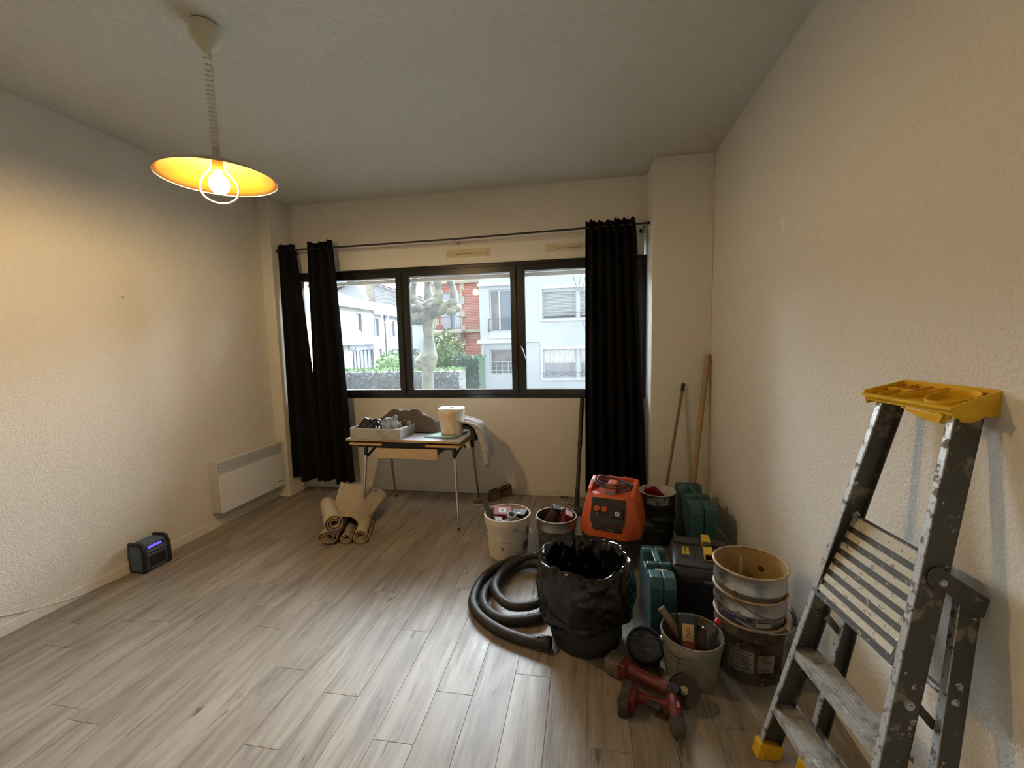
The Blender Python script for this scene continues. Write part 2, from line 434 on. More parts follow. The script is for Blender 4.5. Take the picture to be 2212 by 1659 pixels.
curtain('wide black curtain hanging behind the orange vacuum cleaner', (-0.010, 0.413), (-0.025, 0.525), 0.13, 2.602, 6, 9, rings=(0.24,))

# ------------------------------------------------------------------ pendant lamp
LX, LY = -1.708, 1.83
lamp = thing('pendant_lamp', 'lit pendant lamp with a wide flat shade on a coiled cord', 'lamp', (LX, LY, ZC))
M['ivory'] = mat('ivory_plastic', (0.62, 0.58, 0.44), 0.45)
M['shade_in'] = mat('amber_enamel', (0.15, 0.055, 0.0035), 0.5)
M['shade_out'] = mat('shade_top_enamel', (0.50, 0.45, 0.30), 0.45)
def latheprof(pts, n=32): return MB().lathe(pts, n)
MB().lathe([(0.0005, 0), (.060, -.002), (.066, -.008), (.066, -.05), (.060, -.066), (.030, -.105), (.020, -.118), (.012, -.122), (0.0005, -.122)], 28).build('canopy', M['ivory'], lamp)
hx = []
turns, zt, zb = 21, -0.120, -0.535
for i in range(turns * 14 + 1):
    t = i / (turns * 14); w = t ** 0.82
    hx.append((.0150 * math.cos(2*PI*turns*t), .0150 * math.sin(2*PI*turns*t), zt + (zb - zt) * (w if w < 1 else 1)))
MB().tube(hx, .0042, 7).build('coiled_cord', M['ivory'], lamp)
MB().lathe([(.0005, -.528), (.017, -.530), (.019, -.545), (.019, -.575), (.024, -.585), (.024, -.59), (.0005, -.59)], 20).build('stem', M['ivory'], lamp)
sh = [(.020, -.575), (.045, -.585), (.10, -.607), (.17, -.636), (.225, -.660), (.245, -.670)]
MB().lathe(sh, 64).build('shade', M['shade_in'], lamp, smooth=60, solid=.0015)
MB().lathe([(r, z + .0022) for r, z in sh] + [(.2468, -.670), (.2468, -.673), (.245, -.674)], 64).build('shade_top', M['shade_out'], lamp, smooth=60)
MB().lathe([(.0005, -.59), (.023, -.59), (.023, -.632), (.018, -.64), (.0005, -.64)], 20).build('socket', M['shade_in'], lamp)
m = bpy.data.materials.new('lit_bulb'); m.use_nodes = True
bn = m.node_tree.nodes['Principled BSDF']; bn.inputs['Base Color'].default_value = (1, .95, .85, 1)
bn.inputs['Emission Color'].default_value = (*BULB_COLOR, 1); bn.inputs['Emission Strength'].default_value = BULB_STRENGTH
M['bulb'] = m
MB().lathe([(.0005, -.640), (.014, -.640), (.018, -.650), (.037, -.670), (.043, -.694), (.038, -.718), (.022, -.736), (.0005, -.740)], 24).build('bulb', M['bulb'], lamp, smooth=60)
hp = [(-.026, 0, -.60), (-.034, 0, -.632), (-.066, 0, -.675), (-.078, 0, -.715), (-.066, 0, -.755), (-.034, 0, -.778), (0, 0, -.784), (.034, 0, -.778), (.066, 0, -.755), (.078, 0, -.715), (.066, 0, -.675), (.034, 0, -.632), (.026, 0, -.60)]
MB(at=Matrix.Rotation(0.62, 4, 'Z')).tube(smooth_path(hp, 5), .0048, 8).build('pull_handle', M['ivory'], lamp)

# ------------------------------------------------------------------ wall heater
RX, RY0, RY1, RZ0, RZ1 = -3.115, 3.066, 3.838, 0.140, 0.598
heater = thing('wall_heater', 'white electric wall heater with a slotted grille at its top', 'heater', (XL, (RY0 + RY1) / 2, RZ0))
M['heater'] = mat('heater_white', (0.82, 0.83, 0.85), 0.4)
M['heater_side'] = mat('heater_grey', (0.58, 0.56, 0.52), 0.5)
MB(heater).box(XL + .002, RX - .012, RY0 - .006, RY1, RZ0 + .006, RZ1 - .004).build('body', M['heater_side'], heater, smooth=0, bevel=.004)
gz0, gz1 = RZ1 - .118, RZ1 - .012
MB(heater).box(RX - .0115, RX, RY0, RY1, RZ0, gz0).build('front_panel', M['heater'], heater, smooth=0, bevel=.003)
MB(heater).box(RX - .0115, RX, RY0, RY1, gz1, RZ1).build('top_strip', M['heater'], heater, smooth=0, bevel=.003)
MB(heater).box(RX - .013, RX - .0115, RY0 + .004, RY1 - .004, gz0, gz1).build('grille_back', M['dark_gap'], heater, smooth=0)
ns = 9
for k in range(ns):
    z = gz0 + (gz1 - gz0) * (k + 0.5) / ns
    b = MB(heater).box(RX - .010, RX, RY0 + .002, RY1 - .002, z - .0034, z + .0030)
    b.build('slat', M['heater'], heater, smooth=0)
MB(heater).box(RX, RX + .0006, RY1 - .085, RY1 - .030, RZ0 + .048, RZ0 + .056).build('maker_mark', M['dark_gap'], heater, smooth=0)

# ------------------------------------------------------------------ jobsite radio with its cable
radio = thing('jobsite_radio', 'small rugged blue and black radio with a glowing display on the floor', 'radio', (-3.128, 2.447, 0))
M['radio'] = mat('radio_blue_grey', (0.06, 0.10, 0.13), 0.45)
M['radio_mid'] = mat('radio_keys_grey', (0.12, 0.15, 0.18), 0.5)
M['lcd'] = mat('lit_display', (0.05, 0.05, 0.3), 0.3, emit=(0.10, 0.06, 1.0), estr=2.2)
prof = [(-.062, .012), (.060, .012), (.060, .150), (.046, .190), (.020, .203), (-.062, .203)]
MB().prism([(a, b) for a, b in prof], -.084, .084, 'y').build('body', M['radio'], radio, smooth=0, bevel=.006)
for sy in (-1, 1):
    q = [(-.066, 0), (.066, 0), (.067, .03), (.066, .165), (.050, .204), (.026, .216), (-.066, .216)]
    a = .074 if sy > 0 else -.099
    MB().prism(q, a, a + .025, 'y').build('rubber_guard', M['black_rub'], radio, smooth=0, bevel=.007)
    for k in range(8):
        z = .035 + k * .0145
        MB().box(.062, .0715, sy * .0865 - .0115, sy * .0865 + .0115, z, z + .0075).build('rubber_rib', M['black_rub'], radio, smooth=0, bevel=.002)
for sy in (-1, 1):
    MB().prism([(-.050, .016), (.046, .016), (.046, .160), (.030, .192), (-.050, .192)], sy * .0985, sy * .1005, 'y').build('side_panel', M['radio'], radio, smooth=0)
d = frame((.0535, 0, .172), (0, 1, 0), (.040, 0, .014))
MB(at=d).box(-.064, .064, -.013, .016, 0, .003).build('display_bezel', M['black_pl'], radio, smooth=0, bevel=.001)
MB(at=d).box(-.058, .040, -.0065, .0085, .003, .0038).build('display', M['lcd'], radio, smooth=0)
MB(at=TR((.060, 0, .132))).box(0, .003, -.062, .062, -.016, .012).build('key_panel', M['radio_mid'], radio, smooth=0, bevel=.001)
for k in range(5):
    MB(at=TR((.063, -.046 + k * .023, .131))).box(0, .003, -.008, .008, -.006, .006).build('key', M['black_pl'], radio, smooth=0, bevel=.001)
MB().box(.060, .0635, -.060, .060, .030, .108).build('speaker_grille', M['black_rub'], radio, smooth=0, bevel=.004)
for k in range(4):
    MB().tube([(.0642, -.033 + k * .022, .045), (.0662, -.033 + k * .022, .07), (.0642, -.033 + k * .022, .095)], .004, 6).build('grille_bar', M['black_pl'], radio)
MB().box(.060, .064, -.048, .048, .014, .024).build('name_plate', M['radio'], radio, smooth=0)
cb = smooth_path([(-3.19, 2.40, .012), (-3.187, 2.34, .006), (-3.192, 2.26, .006), (-3.198, 2.15, .012), (-3.200, 2.03, .022), (-3.2035, 1.95, .040), (-3.2035, 1.86, .064), (-3.208, 1.78, .090), (-3.21, 1.71, .112), (-3.2105, 1.66, .142), (-3.2105, 1.60, .17), (-3.2105, 1.50, .20)], 6)
tag(MB().tube(cb, .0028, 6).build('power_cable', mat('white_cable', (0.72, 0.70, 0.64), 0.5)), 'thin white cable running from the radio along the skirting', 'cable')

# ------------------------------------------------------------------ small things fixed to the walls
for x in (-1.663,):
    hk = thing('wall_hook', 'small white plastic hook stuck on the wall under the window sill', 'hook', (x, YB, .968))
    MB(at=TR((0, 0, 0), 0, PI/2)).cyl(.017, .015, 0, .006, 16).build('base', M['white_pl'], hk, bevel=.001)
    MB().tube([(0, -.005, -.006), (0, -.016, -.018), (0, -.022, -.010)], .004, 6).build('hook', M['white_pl'], hk)
ws = thing('wall_screw', 'screw head in a white washer on the wall under the window', 'screw', (-.85, YB, .974))
MB(at=TR((0, 0, 0), 0, PI/2)).cyl(.012, .011, 0, .004, 14).build('washer', M['white_pl'], ws)
MB(at=TR((0, -.004, 0), 0, PI/2)).cyl(.005, .004, 0, .003, 10).build('screw_head', M['steel'], ws)
MBn = MB(at=TR((XL, 2.524, 1.937), 0, 0, PI/2)); MBn.cyl(.006, .006, 0, .008, 10)
tag(MBn.build('nail_head', M['steel']), 'nail head in the bare wall above the radio', 'nail')
pk = [(0, 0), (.022, .006), (.026, -.03), (.022, -.062), (.008, -.078), (-.010, -.082), (-.016, -.05), (-.010, -.012)]
b = MB(at=TR((XR, 2.523, 2.186))); b.prism([(a * 1.0, c) for a, c in pk], -.0012, 0, 'x')
tag(b.build('torn_paper_patch', mat('bare_plaster', (0.80, 0.76, 0.64), 0.9), smooth=0), 'small pale patch of torn wallpaper on the wall above the ladder', 'patch')

# ------------------------------------------------------------------ folded platform stepladder leaning on the right wall
LBX, LBY, LPS, LTH, LWB, LWT, LW, LLEN = 0.641, 1.36, 0.097, 0.200, 0.243, 0.128, 0.071, 1.395
_S = Vector((-math.sin(LPS), math.cos(LPS), 0)); _N = Vector((math.cos(LPS), math.sin(LPS), 0))
_A = _N * math.sin(LTH) + Vector((0, 0, math.cos(LTH))); _M = _N * math.cos(LTH) - Vector((0, 0, math.sin(LTH)))
LORG = Vector((LBX, LBY, 0))
LADM = Matrix((_S, _M, _A)).transposed().to_4x4(); LADM.translation = LORG     # local axes: s across, m toward the wall, l along the rail
M['lad'] = mat('worn_shaded_aluminium', (0.085, 0.083, 0.076), 0.55, 0.45, col2=(0.30, 0.27, 0.21), scale=10, lo=0.57, hi=0.62, col3=(0.62, 0.57, 0.46), scale3=30, lo3=0.64, hi3=0.67, detail=6, rough2=0.85)  # darker copy of the ladder metal, shade on the rail webs put into the colour
M['lad_edge'] = mat('worn_lit_aluminium', (0.55, 0.56, 0.56), 0.4, 0.6, col2=(0.16, 0.15, 0.13), scale=38, lo=0.52, hi=0.60, col3=(0.70, 0.68, 0.60), scale3=70, lo3=0.60, hi3=0.66, detail=6, rough2=0.8)  # paler copy of the same metal, window light on front flanges put into the colour
M['lad_step'] = mat('dusty_step_aluminium', (0.42, 0.40, 0.36), 0.55, 0.35, col2=(0.22, 0.205, 0.175), scale=24, lo=0.50, hi=0.62, col3=(0.66, 0.62, 0.53), scale3=40, lo3=0.62, hi3=0.68, detail=6)
M['lad_rib'] = mat('plastered_rib', (0.50, 0.46, 0.36), 0.8, 0.0, col2=(0.16, 0.15, 0.13), scale=55, lo=0.58, hi=0.63, col3=(0.70, 0.66, 0.55), scale3=90, lo3=0.6, hi3=0.66, detail=6)
M['lad_groove'] = mat('dark_groove', (0.07, 0.068, 0.06), 0.7, 0.2, col2=(0.42, 0.38, 0.30), scale=60, lo=0.60, hi=0.66, detail=6)
M['yellow'] = mat('dirty_yellow_plastic', (0.78, 0.47, 0.015), 0.45, col2=(0.60, 0.34, 0.012), scale=14, lo=0.5, hi=0.7, col3=(0.45, 0.36, 0.2), scale3=60, lo3=0.66, hi3=0.7)
ladder = thing('stepladder', 'folded paint-splashed metal stepladder with a yellow tray leaning on the wall', 'ladder', (LBX, LBY, 0))
def LM(m=None): return MB(ladder, LADM @ m if m else LADM)
def hw(l): return LWB + (LWT - LWB) * l / LLEN
def rail(sgn, lo, hi, m0, w, s_lo, s_hi, name, fl=0.020, t=0.004, edge=True):
    """channel rail: web outside, two flanges pointing inward"""
    def P(l, ds, m): 
        s = s_lo + (s_hi - s_lo) * (l - lo) / (hi - lo)
        return (s - sgn * ds, m, l)
    def slab(d0, d1, ma, mb_):
        b = LM(); v = [P(l, d, mm) for l in (lo, hi) for d, mm in ((d0, ma), (d1, ma), (d1, mb_), (d0, mb_))]
        return b.add(v, [(0,1,2,3),(7,6,5,4),(0,4,5,1),(1,5,6,2),(2,6,7,3),(3,7,4,0)])
    r = slab(0, t, m0, m0 + w).build(name, M['lad'], ladder, smooth=0, bevel=.001)
    slab(0, fl, m0 - .0015, m0 + t).build('flange', M['lad_edge'], r, smooth=0, bevel=.0012)
    slab(0, fl, m0 + w - t, m0 + w).build('flange', M['lad'], r, smooth=0, bevel=.001)
    return r
for sg in (1, -1):
    rail(sg, 0.05, LLEN, 0.0, LW, sg * hw(0.05), sg * hw(LLEN), 'front_rail')
rail(1, 0.03, 0.93, 0.112, 0.054, 0.168, 0.182, 'rear_leg')
rail(-1, 0.03, 0.93, 0.112, 0.054, -0.302, -0.162, 'rear_leg')
# feet
for s, m0, w, dirs in ((hw(0), 0, LW, 1), (-hw(0), 0, LW, -1), (0.168, .112, .054, 1), (-0.305, .112, .054, -1)):
    z0 = (m0 + w * .5) * math.tan(LTH)
    f = LM(); sec = []
    cs = s - dirs * .012
    f.box(cs - .022, cs + .022, m0 - .010, m0 + w + .008, -.002 + m0 * .2, .062 + m0 * .2)
    fo = f.build('foot', M['yellow'], ladder, smooth=0, bevel=.008)
    for k in range(4):
        mm = m0 + .006 + k * w / 4.2
        LM().box(cs - .0245, cs + .0245, mm, mm + .007, .002 + m0 * .2, .050 + m0 * .2).build('foot_rib', M['yellow'], fo, smooth=0, bevel=.002)
# steps: horizontal treads with a front lip and fine ridges
def step(l, depth=0.088, name='step'):
    h = hw(l) - .005
    O = LORG + _A * l
    mm = Matrix((_S, _N, Vector((0, 0, 1)))).transposed().to_4x4(); mm.translation = O
    b = MB(ladder, mm); b.box(-h, h, -.002, depth, -.004, 0); b.box(-h, h, -.002, .003, -.030, 0); b.box(-h, h, depth - .003, depth, -.022, 0)
    o = b.build(name, M['lad_step'], ladder, smooth=0, bevel=.001)
    for k in range(6):
        MB(ladder, mm).box(-h, h, .008 + k * .0135, .0125 + k * .0135, 0, .0022).build('tread_ridge', M['lad_step'], o, smooth=0)
step(0.468); step(0.222)
# platform, folded up against the rails
ph = hw(0.8) - .012
pm = Matrix((Vector((1, 0, 0)), Vector((0, .985, -.17)), Vector((0, .17, .985)))).transposed().to_4x4(); pm.translation = (0, -.004, .708)
b = LM(pm); b.box(-ph, ph, .004, .016, 0, .292); b.box(-ph, ph, .0, .024, -.008, .004); b.box(-ph, ph, .002, .022, .288, .298)
for sx in (-1, 1): b.box(sx * ph - (.012 if sx > 0 else 0), sx * ph + (0 if sx > 0 else .012), .0, .022, 0, .292)
plat = b.build('platform', M['lad_groove'], ladder, smooth=0, bevel=.002)
for k in range(7):
    z = .014 + k * .0405
    LM(pm).box(-ph + .012, ph - .012, -.001, .006, z, z + .022).build('platform_rib', M['lad_rib'], plat, smooth=0, bevel=.0015)
LM(pm).box(-ph + .01, ph - .01, -.0015, .006, .268, .292).build('platform_rib', M['lad_rib'], plat, smooth=0, bevel=.0015)
# pivots, hinge arms, stays and cross bars
def bolt(s, l, m, r=.010, name='pivot_bolt', sd=-1, mt='lad_edge'):
    b = LM(frame((s, m, l), (1, 0, 0), (sd, 0, 0)) if False else Matrix.Translation((s, m, l)) @ Matrix.Rotation(sd * PI/2, 4, 'Y'))
    b.cyl(r, r * .85, -.002, .006, 16); b.cyl(r * .5, r * .45, .006, .010, 10)
    return b.build(name, M[mt], ladder)
bolt(hw(1.0) - .005, 1.0, .050, .014); bolt(-hw(.62) - .001, .62, .040, .013); bolt(-hw(.36) - .001, .36, .036, .013)
bolt(-.162 - .19 * .155, .70, .139, .013); bolt(-hw(.98) - .004, .955, .050, .020)
for sg, s0, s1 in ((-1, -hw(.95) - .005, -.166), (1, hw(.95) + .005, .186)):
    b = LM(); poly = []
    pa, pb = (.045, .965), (.150, .915)
    n = 10
    for k in range(n + 1):
        a = PI/2 + .45 + PI * k / n
        poly.append((pa[0] + .032 * math.cos(a), pa[1] + .032 * math.sin(a)))
    poly += [(.140, .885), (.172, .885), (.172, .935)]
    b.prism(poly, s0 - .003, s0 + .003, 'x')
    b.box(min(s0, s1), max(s0, s1) + .002, .128, .172, .905, .925)
    b.build('hinge_arm', M['lad'], ladder, smooth=0, bevel=.0015)
b = LM(); b.bar((-hw(.62) + .012, .055, .628), (-.190, .122, .572), .004, .022, up=(0, 0, 1)); b.build('stay_bar', M['lad'], ladder, smooth=0)
b = LM(); b.bar((hw(.62) - .03, .055, .628), (.172, .122, .572), .004, .022); b.build('stay_bar', M['lad'], ladder, smooth=0)
b = LM(); b.tube([(.166, .135, .20), (-.274, .135, .20)], .011, 10); b.build('cross_bar', M['lad_edge'], ladder)
b = LM(); b.tube([(.172, .135, .66), (-.205, .135, .66)], .011, 10); b.build('cross_bar', M['lad_edge'], ladder)
# tray
tu = Vector((0, 0, 1)); td = (_N * math.cos(.24) + tu * math.sin(.24)).normalized(); tn = _S.cross(td); tn = tn if tn.z > 0 else -tn
TM = Matrix((_S, td, tn)).transposed().to_4x4(); TM.translation = LORG + _A * (LLEN - .004)
def TMB(): return MB(ladder, TM)
W0, W1, D0, D1 = -.150, .148, -.026, .098
b = TMB(); b.box(W0, W1, D0, D1, .004, .010)
b.box(W0, W1, D0, D0 + .005, .0, .022); b.box(W0, W1, D1 - .005, D1, -.030, .034)
b.add([(W0, D0, -.008), (W0, D1, -.034), (W0, D1, .034), (W0, D0, .022), (W0 + .005, D0, -.008), (W0 + .005, D1, -.034), (W0 + .005, D1, .034), (W0 + .005, D0, .022)],
      [(0,1,2,3),(7,6,5,4),(0,4,5,1),(1,5,6,2),(2,6,7,3),(3,7,4,0)])
b.box(W1 - .005, W1, D0, D1, -.012, .032)
b.box(W0 - .004, W1 + .004, D0 - .006, D0 + .002, .015, .022)
tray = b.build('tray', M['yellow'], ladder, smooth=0, bevel=.0025)
for x in (.095, .045):
    TMB().box(x - .002, x + .002, D0 + .004, D1 - .004, .008, .026).build('divider', M['yellow'], tray, smooth=0, bevel=.001)
TMB().box(.045, .146, .040, .044, .008, .026).build('divider', M['yellow'], tray, smooth=0, bevel=.001)
TMB().bar((.043, -.02, .017), (-.01, .09, .017), .004, .020).build('divider', M['yellow'], tray, smooth=0)
cm = TM @ Matrix.Translation((-.085, .034, 0))
b = MB(ladder, cm); b.lathe([(.052, .028), (.055, .028), (.055, -.028), (.048, -.036), (.0005, -.036)], 28); b.lathe([(.052, .028), (.050, .009)], 28)
b.build('paint_pot_holder', M['yellow'], tray)
b = TMB(); b.add([(.02, D0 + .002, -.004), (-.12, D0 + .002, -.004), (-.10, D0 + .002, -.032), (-.055, D0 + .002, -.030), (.02, D0 + .006, -.004), (-.12, D0 + .006, -.004), (-.10, D0 + .006, -.032), (-.055, D0 + .006, -.030)],
       [(0,1,2,3),(7,6,5,4),(0,4,5,1),(1,5,6,2),(2,6,7,3),(3,7,4,0)])
b.build('tool_loop', M['yellow'], tray, smooth=0, bevel=.003)

# ------------------------------------------------------------------ small folding table and what lies on it
TZ = 0.735
table = thing('folding_table', 'small white laminate table on tapered chrome legs under the window', 'table', (-1.58, 3.62, 0), 0)
M['lam'] = mat('pale_laminate', (0.60, 0.64, 0.72), 0.28, col2=(0.55, 0.59, 0.67), scale=6)
M['edge_wood'] = mat('wood_edge', (0.50, 0.34, 0.15), 0.5, col2=(0.42, 0.27, 0.11), scale=6, stretch=(2, 20, 60), lo=.4, hi=.7)
M['drawer'] = mat('beige_wood_board', (0.56, 0.42, 0.26), 0.5, col2=(0.48, 0.35, 0.21), scale=5, stretch=(2, 10, 40), lo=.4, hi=.7)
rot = Matrix.Rotation(-0.045, 4, 'Z')
TT = Matrix.Translation((-1.585, 3.625, 0)) @ rot
X0, X1, Y0, Y1 = -.545, .535, -.213, .215
def tb(): return MB(table, TT)
tb().box(X0, X1, Y0, Y1, TZ - .020, TZ - .0012).build('table_edge', M['edge_wood'], table, smooth=0, bevel=.001)
tb().box(X0 + .001, X1 - .001, Y0 + .001, Y1 - .001, TZ - .0013, TZ).build('table_top', M['lam'], table, smooth=0)
for a, b_ in ((X0 + .03, X0 + .345), (X1 - .32, X1 - .012)):
    tb().box(a, b_, Y0 + .006, Y1 - .006, TZ - .058, TZ - .038).build('extension_leaf', M['edge_wood'], table, smooth=0, bevel=.001)
b = tb(); b.box(X0 + .09, X1 - .09, Y0 + .035, Y0 + .06, TZ - .085, TZ - .021); b.box(X0 + .09, X1 - .09, Y1 - .06, Y1 - .035, TZ - .085, TZ - .021)
b.box(X0 + .09, X0 + .115, Y0 + .04, Y1 - .04, TZ - .085, TZ - .059); b.box(X1 - .115, X1 - .09, Y0 + .04, Y1 - .04, TZ - .085, TZ - .059)
b.build('apron', M['black_metal'], table, smooth=0, bevel=.002)
dp = [(p[0], p[1]) for p in rrect(0, 0, .274, .044, .014, 0)]
MB(table, Matrix.Translation((-1.543, 3.40, TZ - .117))).prism([(x, y) for x, y in dp], -.008, .010, 'y').build('drawer_front', M['drawer'], table, smooth=0, bevel=.002)
tb().box(-.22, .29, Y0 + .02, Y1 - .06, TZ - .150, TZ - .086).build('drawer_box', M['black_metal'], table, smooth=0)
for (tx, ty), foot in (((-1.955, 3.455), (-1.967, 3.353)), ((-1.125, 3.42), (-1.070, 3.296)), ((-1.905, 3.80), (-1.954, 3.985)), ((-1.072, 3.795), (-1.083, 4.013))):
    p0 = Vector((tx, ty, TZ - .06)); p1 = Vector((foot[0], foot[1], .012)); L_ = p1 - p0
    a = p0 + L_ * .13
    MB(table).tube([p0, a, a + L_ * .01], [.019, .017, .013], 14).build('leg_socket', M['black_metal'], table)
    lg = MB(table).tube([a, p0 + L_ * .5, p1], [.0150, .0135, .0085], 14).build('leg', M['chrome'], table)
    MB(table).tube([p1 - L_.normalized() * .012, Vector((foot[0], foot[1], 0.0))], .0105, 12).build('foot_cap', M['black_rub'], lg)
for x in (-1.94, -1.135):
    b = MB(table); b.bar((x, 3.44, TZ - .155), (x + .03, 3.62, TZ - .075), .012, .02); b.bar((x, 3.80, TZ - .155), (x + .03, 3.62, TZ - .075), .012, .02)
    b.build('brace', M['black_metal'], table, smooth=0)

# metal tray on the table
M['tin'] = mat('dull_zinc_sheet', (0.48, 0.46, 0.41), 0.5, 0.55, col2=(0.36, 0.31, 0.24), scale=12, lo=.5, hi=.7)
trayT = Matrix.Translation((-1.83, 3.655, TZ)) @ Matrix.Rotation(-0.075, 4, 'Z')
dtray = thing('tool_tray', 'open grey metal drawer full of tools on the table', 'tray', (-1.83, 3.640, TZ), -0.075)
hx_, hy_, hz_ = .245, .225, .096
MB().box(-hx_, hx_, -hy_, hy_, 0, .002).build('bottom', M['tin'], dtray, smooth=0)
MB().box(-hx_, hx_, -hy_, -hy_ + .0025, 0, hz_).build('front_side', M['tin'], dtray, smooth=0, bevel=.0008)
MB().box(-hx_, hx_, hy_ - .0025, hy_, 0, hz_).build('back_side', M['tin'], dtray, smooth=0, bevel=.0008)
MB().box(-hx_, -hx_ + .0025, -hy_, hy_, 0, hz_).build('end_side', M['tin'], dtray, smooth=0, bevel=.0008)
MB().box(hx_ - .0025, hx_, -hy_, hy_, 0, hz_).build('end_side', M['tin'], dtray, smooth=0, bevel=.0008)

def crumple(loc, size, name, label, cat, m, seed, amp=.25, freq=3.0, n=34, fold=0.0, rz=0, group=None):
    """soft heap of cloth: a closed lumpy mound with ridged folds"""
    r = Vector((seed * 3.7, seed * 1.3, seed * 7.1))
    def fn(u, v):
        a = 2 * PI * u; b = PI * v
        d = Vector((math.sin(b) * math.cos(a), math.sin(b) * math.sin(a), math.cos(b)))
        k = 1 + amp * noise.noise(d * freq * .5 + r) + amp * .7 * (abs(noise.noise(d * freq + r * 2)) * 2 - .5)
        if fold: k += fold * math.sin(9 * d.x + 5 * d.y + 3 * noise.noise(d * 2 + r))
        p = d * k
        return (p.x * size[0], p.y * size[1], max(p.z, -0.35) * size[2] + .35 * size[2])
    b = MB(at=Matrix.Rotation(rz, 4, 'Z')).grid(fn, n, n // 2, cu=True)
    o = b.build(name, m, smooth=180, sub=1); o.location = loc
    return tag(o, label, cat, group)
M['taupe'] = mat('taupe_cloth', (0.085, 0.065, 0.05), 0.95, col2=(0.11, 0.085, 0.065), scale=20, sheen=.3, bump=.3, bscale=300)
M['grey_cloth'] = mat('grey_cloth', (0.52, 0.51, 0.50), 0.95, col2=(0.43, 0.42, 0.41), scale=14, sheen=.3, bump=.3, bscale=300)
M['beige_cloth'] = mat('beige_cloth', (0.42, 0.36, 0.29), 0.95, col2=(0.33, 0.28, 0.22), scale=14, sheen=.2)
M['black_film'] = mat('black_film', (0.016, 0.018, 0.020), 0.25, bump=.4, bscale=30)
M['navy'] = mat('dark_navy_cloth', (0.022, 0.026, 0.034), 0.8, col2=(0.035, 0.04, 0.05), scale=12)
M['blue_film'] = mat('pale_blue_film', (0.30, 0.40, 0.50), 0.35, col2=(0.14, 0.19, 0.24), scale=16, lo=.45, hi=.6)
# draped brown blanket: an arched sheet behind the tray, hanging to the table at its ends
def drape(name, label, cat, m, fn, nu, nv, th=.006, group=None):
    b = MB().grid(fn, nu, nv); c = Vector((0, 0, 0))
    for v in b.v: c += Vector(v)
    c /= len(b.v); zmin = min(v[2] for v in b.v); c.z = zmin
    b.v = [tuple(Vector(v) - c) for v in b.v]
    o = b.build(name, m, smooth=180, solid=th, sub=1); o.location = c
    return tag(o, label, cat, group)
def blanket(u, v):
    x = -2.05 + .70 * u
    hgt = .205 * (max(0, math.sin(PI * u)) ** .50) * (1 - .12 * max(0, u - .6))
    f = .020 * abs(math.sin(8 * u + 5 * v)) - .010 + .012 * math.sin(19 * u - 9 * v) + .010 * noise.noise(Vector((u * 6, v * 4, 2)))
    y = 3.690 + .18 * v + .02 * math.sin(7 * u)
    s_ = math.sin(PI * (.16 + .78 * v))
    z = TZ + .008 + hgt * s_ ** .8 + f * s_ * (1 if hgt > .05 else .3)
    if v < .3: z -= (.3 - v) * .35 * hgt / .2
    return (x + f * .3, y, max(z, TZ + .006))
drape('blanket', 'rumpled dark brown blanket heaped behind the metal drawer', 'blanket', M['taupe'], blanket, 46, 18)
crumple((-1.98, 3.60, TZ + .018), (.105, .085, .105), 'black_bag', 'crumpled black plastic bag in the metal drawer, by its outer end', 'bag', M['black_film'], 3, .5, 4)
crumple((-1.78, 3.63, TZ + .02), (.115, .075, .105), 'film_wad', 'crumpled shiny blue-grey film in the metal drawer', 'plastic film', M['blue_film'], 5, .5, 4)
crumple((-1.655, 3.75, TZ + .04), (.085, .065, .085), 'rag', 'pale beige rag bunched in the metal drawer corner', 'rag', M['beige_cloth'], 8, .45, 5)
crumple((-1.47, 3.80, TZ + .001), (.105, .065, .090), 'dark_cloth', 'dark grey-blue cloth bunched between metal drawer and paper roll', 'cloth', mat('slate_cloth', (0.075, 0.075, 0.10), .85, col2=(.15, .15, .19), scale=22, sheen=.3), 12, .45, 5)
def stick(name, label, cat, p, q, r, m, r2=None, group=None, n=10):
    p, q = Vector(p), Vector(q); b = MB(); b.tube([Vector((0, 0, 0)), q - p], [r, r2 or r], n)
    o = b.build(name, m); o.location = p; return tag(o, label, cat, group)
M['white_stick'] = mat('cream_plastic', (0.66, 0.62, 0.52), .5)
stick('roller_sleeve', 'cream stick lying across the metal drawer', 'stick', (-1.745, 3.475, TZ + .055), (-1.615, 3.60, TZ + .080), .011, M['white_stick'])
stick('red_screwdriver', 'red handled screwdriver in the metal drawer', 'screwdriver', (-1.845, 3.478, TZ + .052), (-1.73, 3.535, TZ + .058), .010, mat('red_plastic', (0.42, 0.02, 0.018), .4))
stick('orange_screwdriver', 'short orange handled screwdriver in the metal drawer', 'screwdriver', (-1.85, 3.455, TZ + .058), (-1.80, 3.47, TZ + .060), .009, mat('orange_plastic', (0.65, 0.30, 0.04), .4))
stick('marker_pen', 'pale green pen leaning in the metal drawer', 'pen', (-1.88, 3.50, TZ + .03), (-1.868, 3.49, TZ + .098), .006, mat('pale_green', (0.45, 0.52, 0.42), .5))
stick('marker_pen', 'white pen leaning in the metal drawer beside the green one', 'pen', (-1.86, 3.50, TZ + .03), (-1.838, 3.495, TZ + .098), .006, M['white_stick'])
stick('green_file', 'thin pale green rod lying along the metal drawer side', 'rod', (-1.74, 3.462, TZ + .060), (-1.615, 3.50, TZ + .062), .005, mat('mint', (0.42, 0.58, 0.48), .5))
bx_ = MB().box(-.045, .045, -.03, .03, 0, .05); o = bx_.build('dark_box', M['black_pl'], smooth=0, bevel=.004); o.location = (-2.02, 3.50, TZ + .004)
tag(o, 'flat black case at the outer end of the metal drawer', 'case')
gl = thing('work_gloves', 'worn work gloves hung over the metal drawer corner', 'gloves', (-1.595, 3.80, TZ + .085))
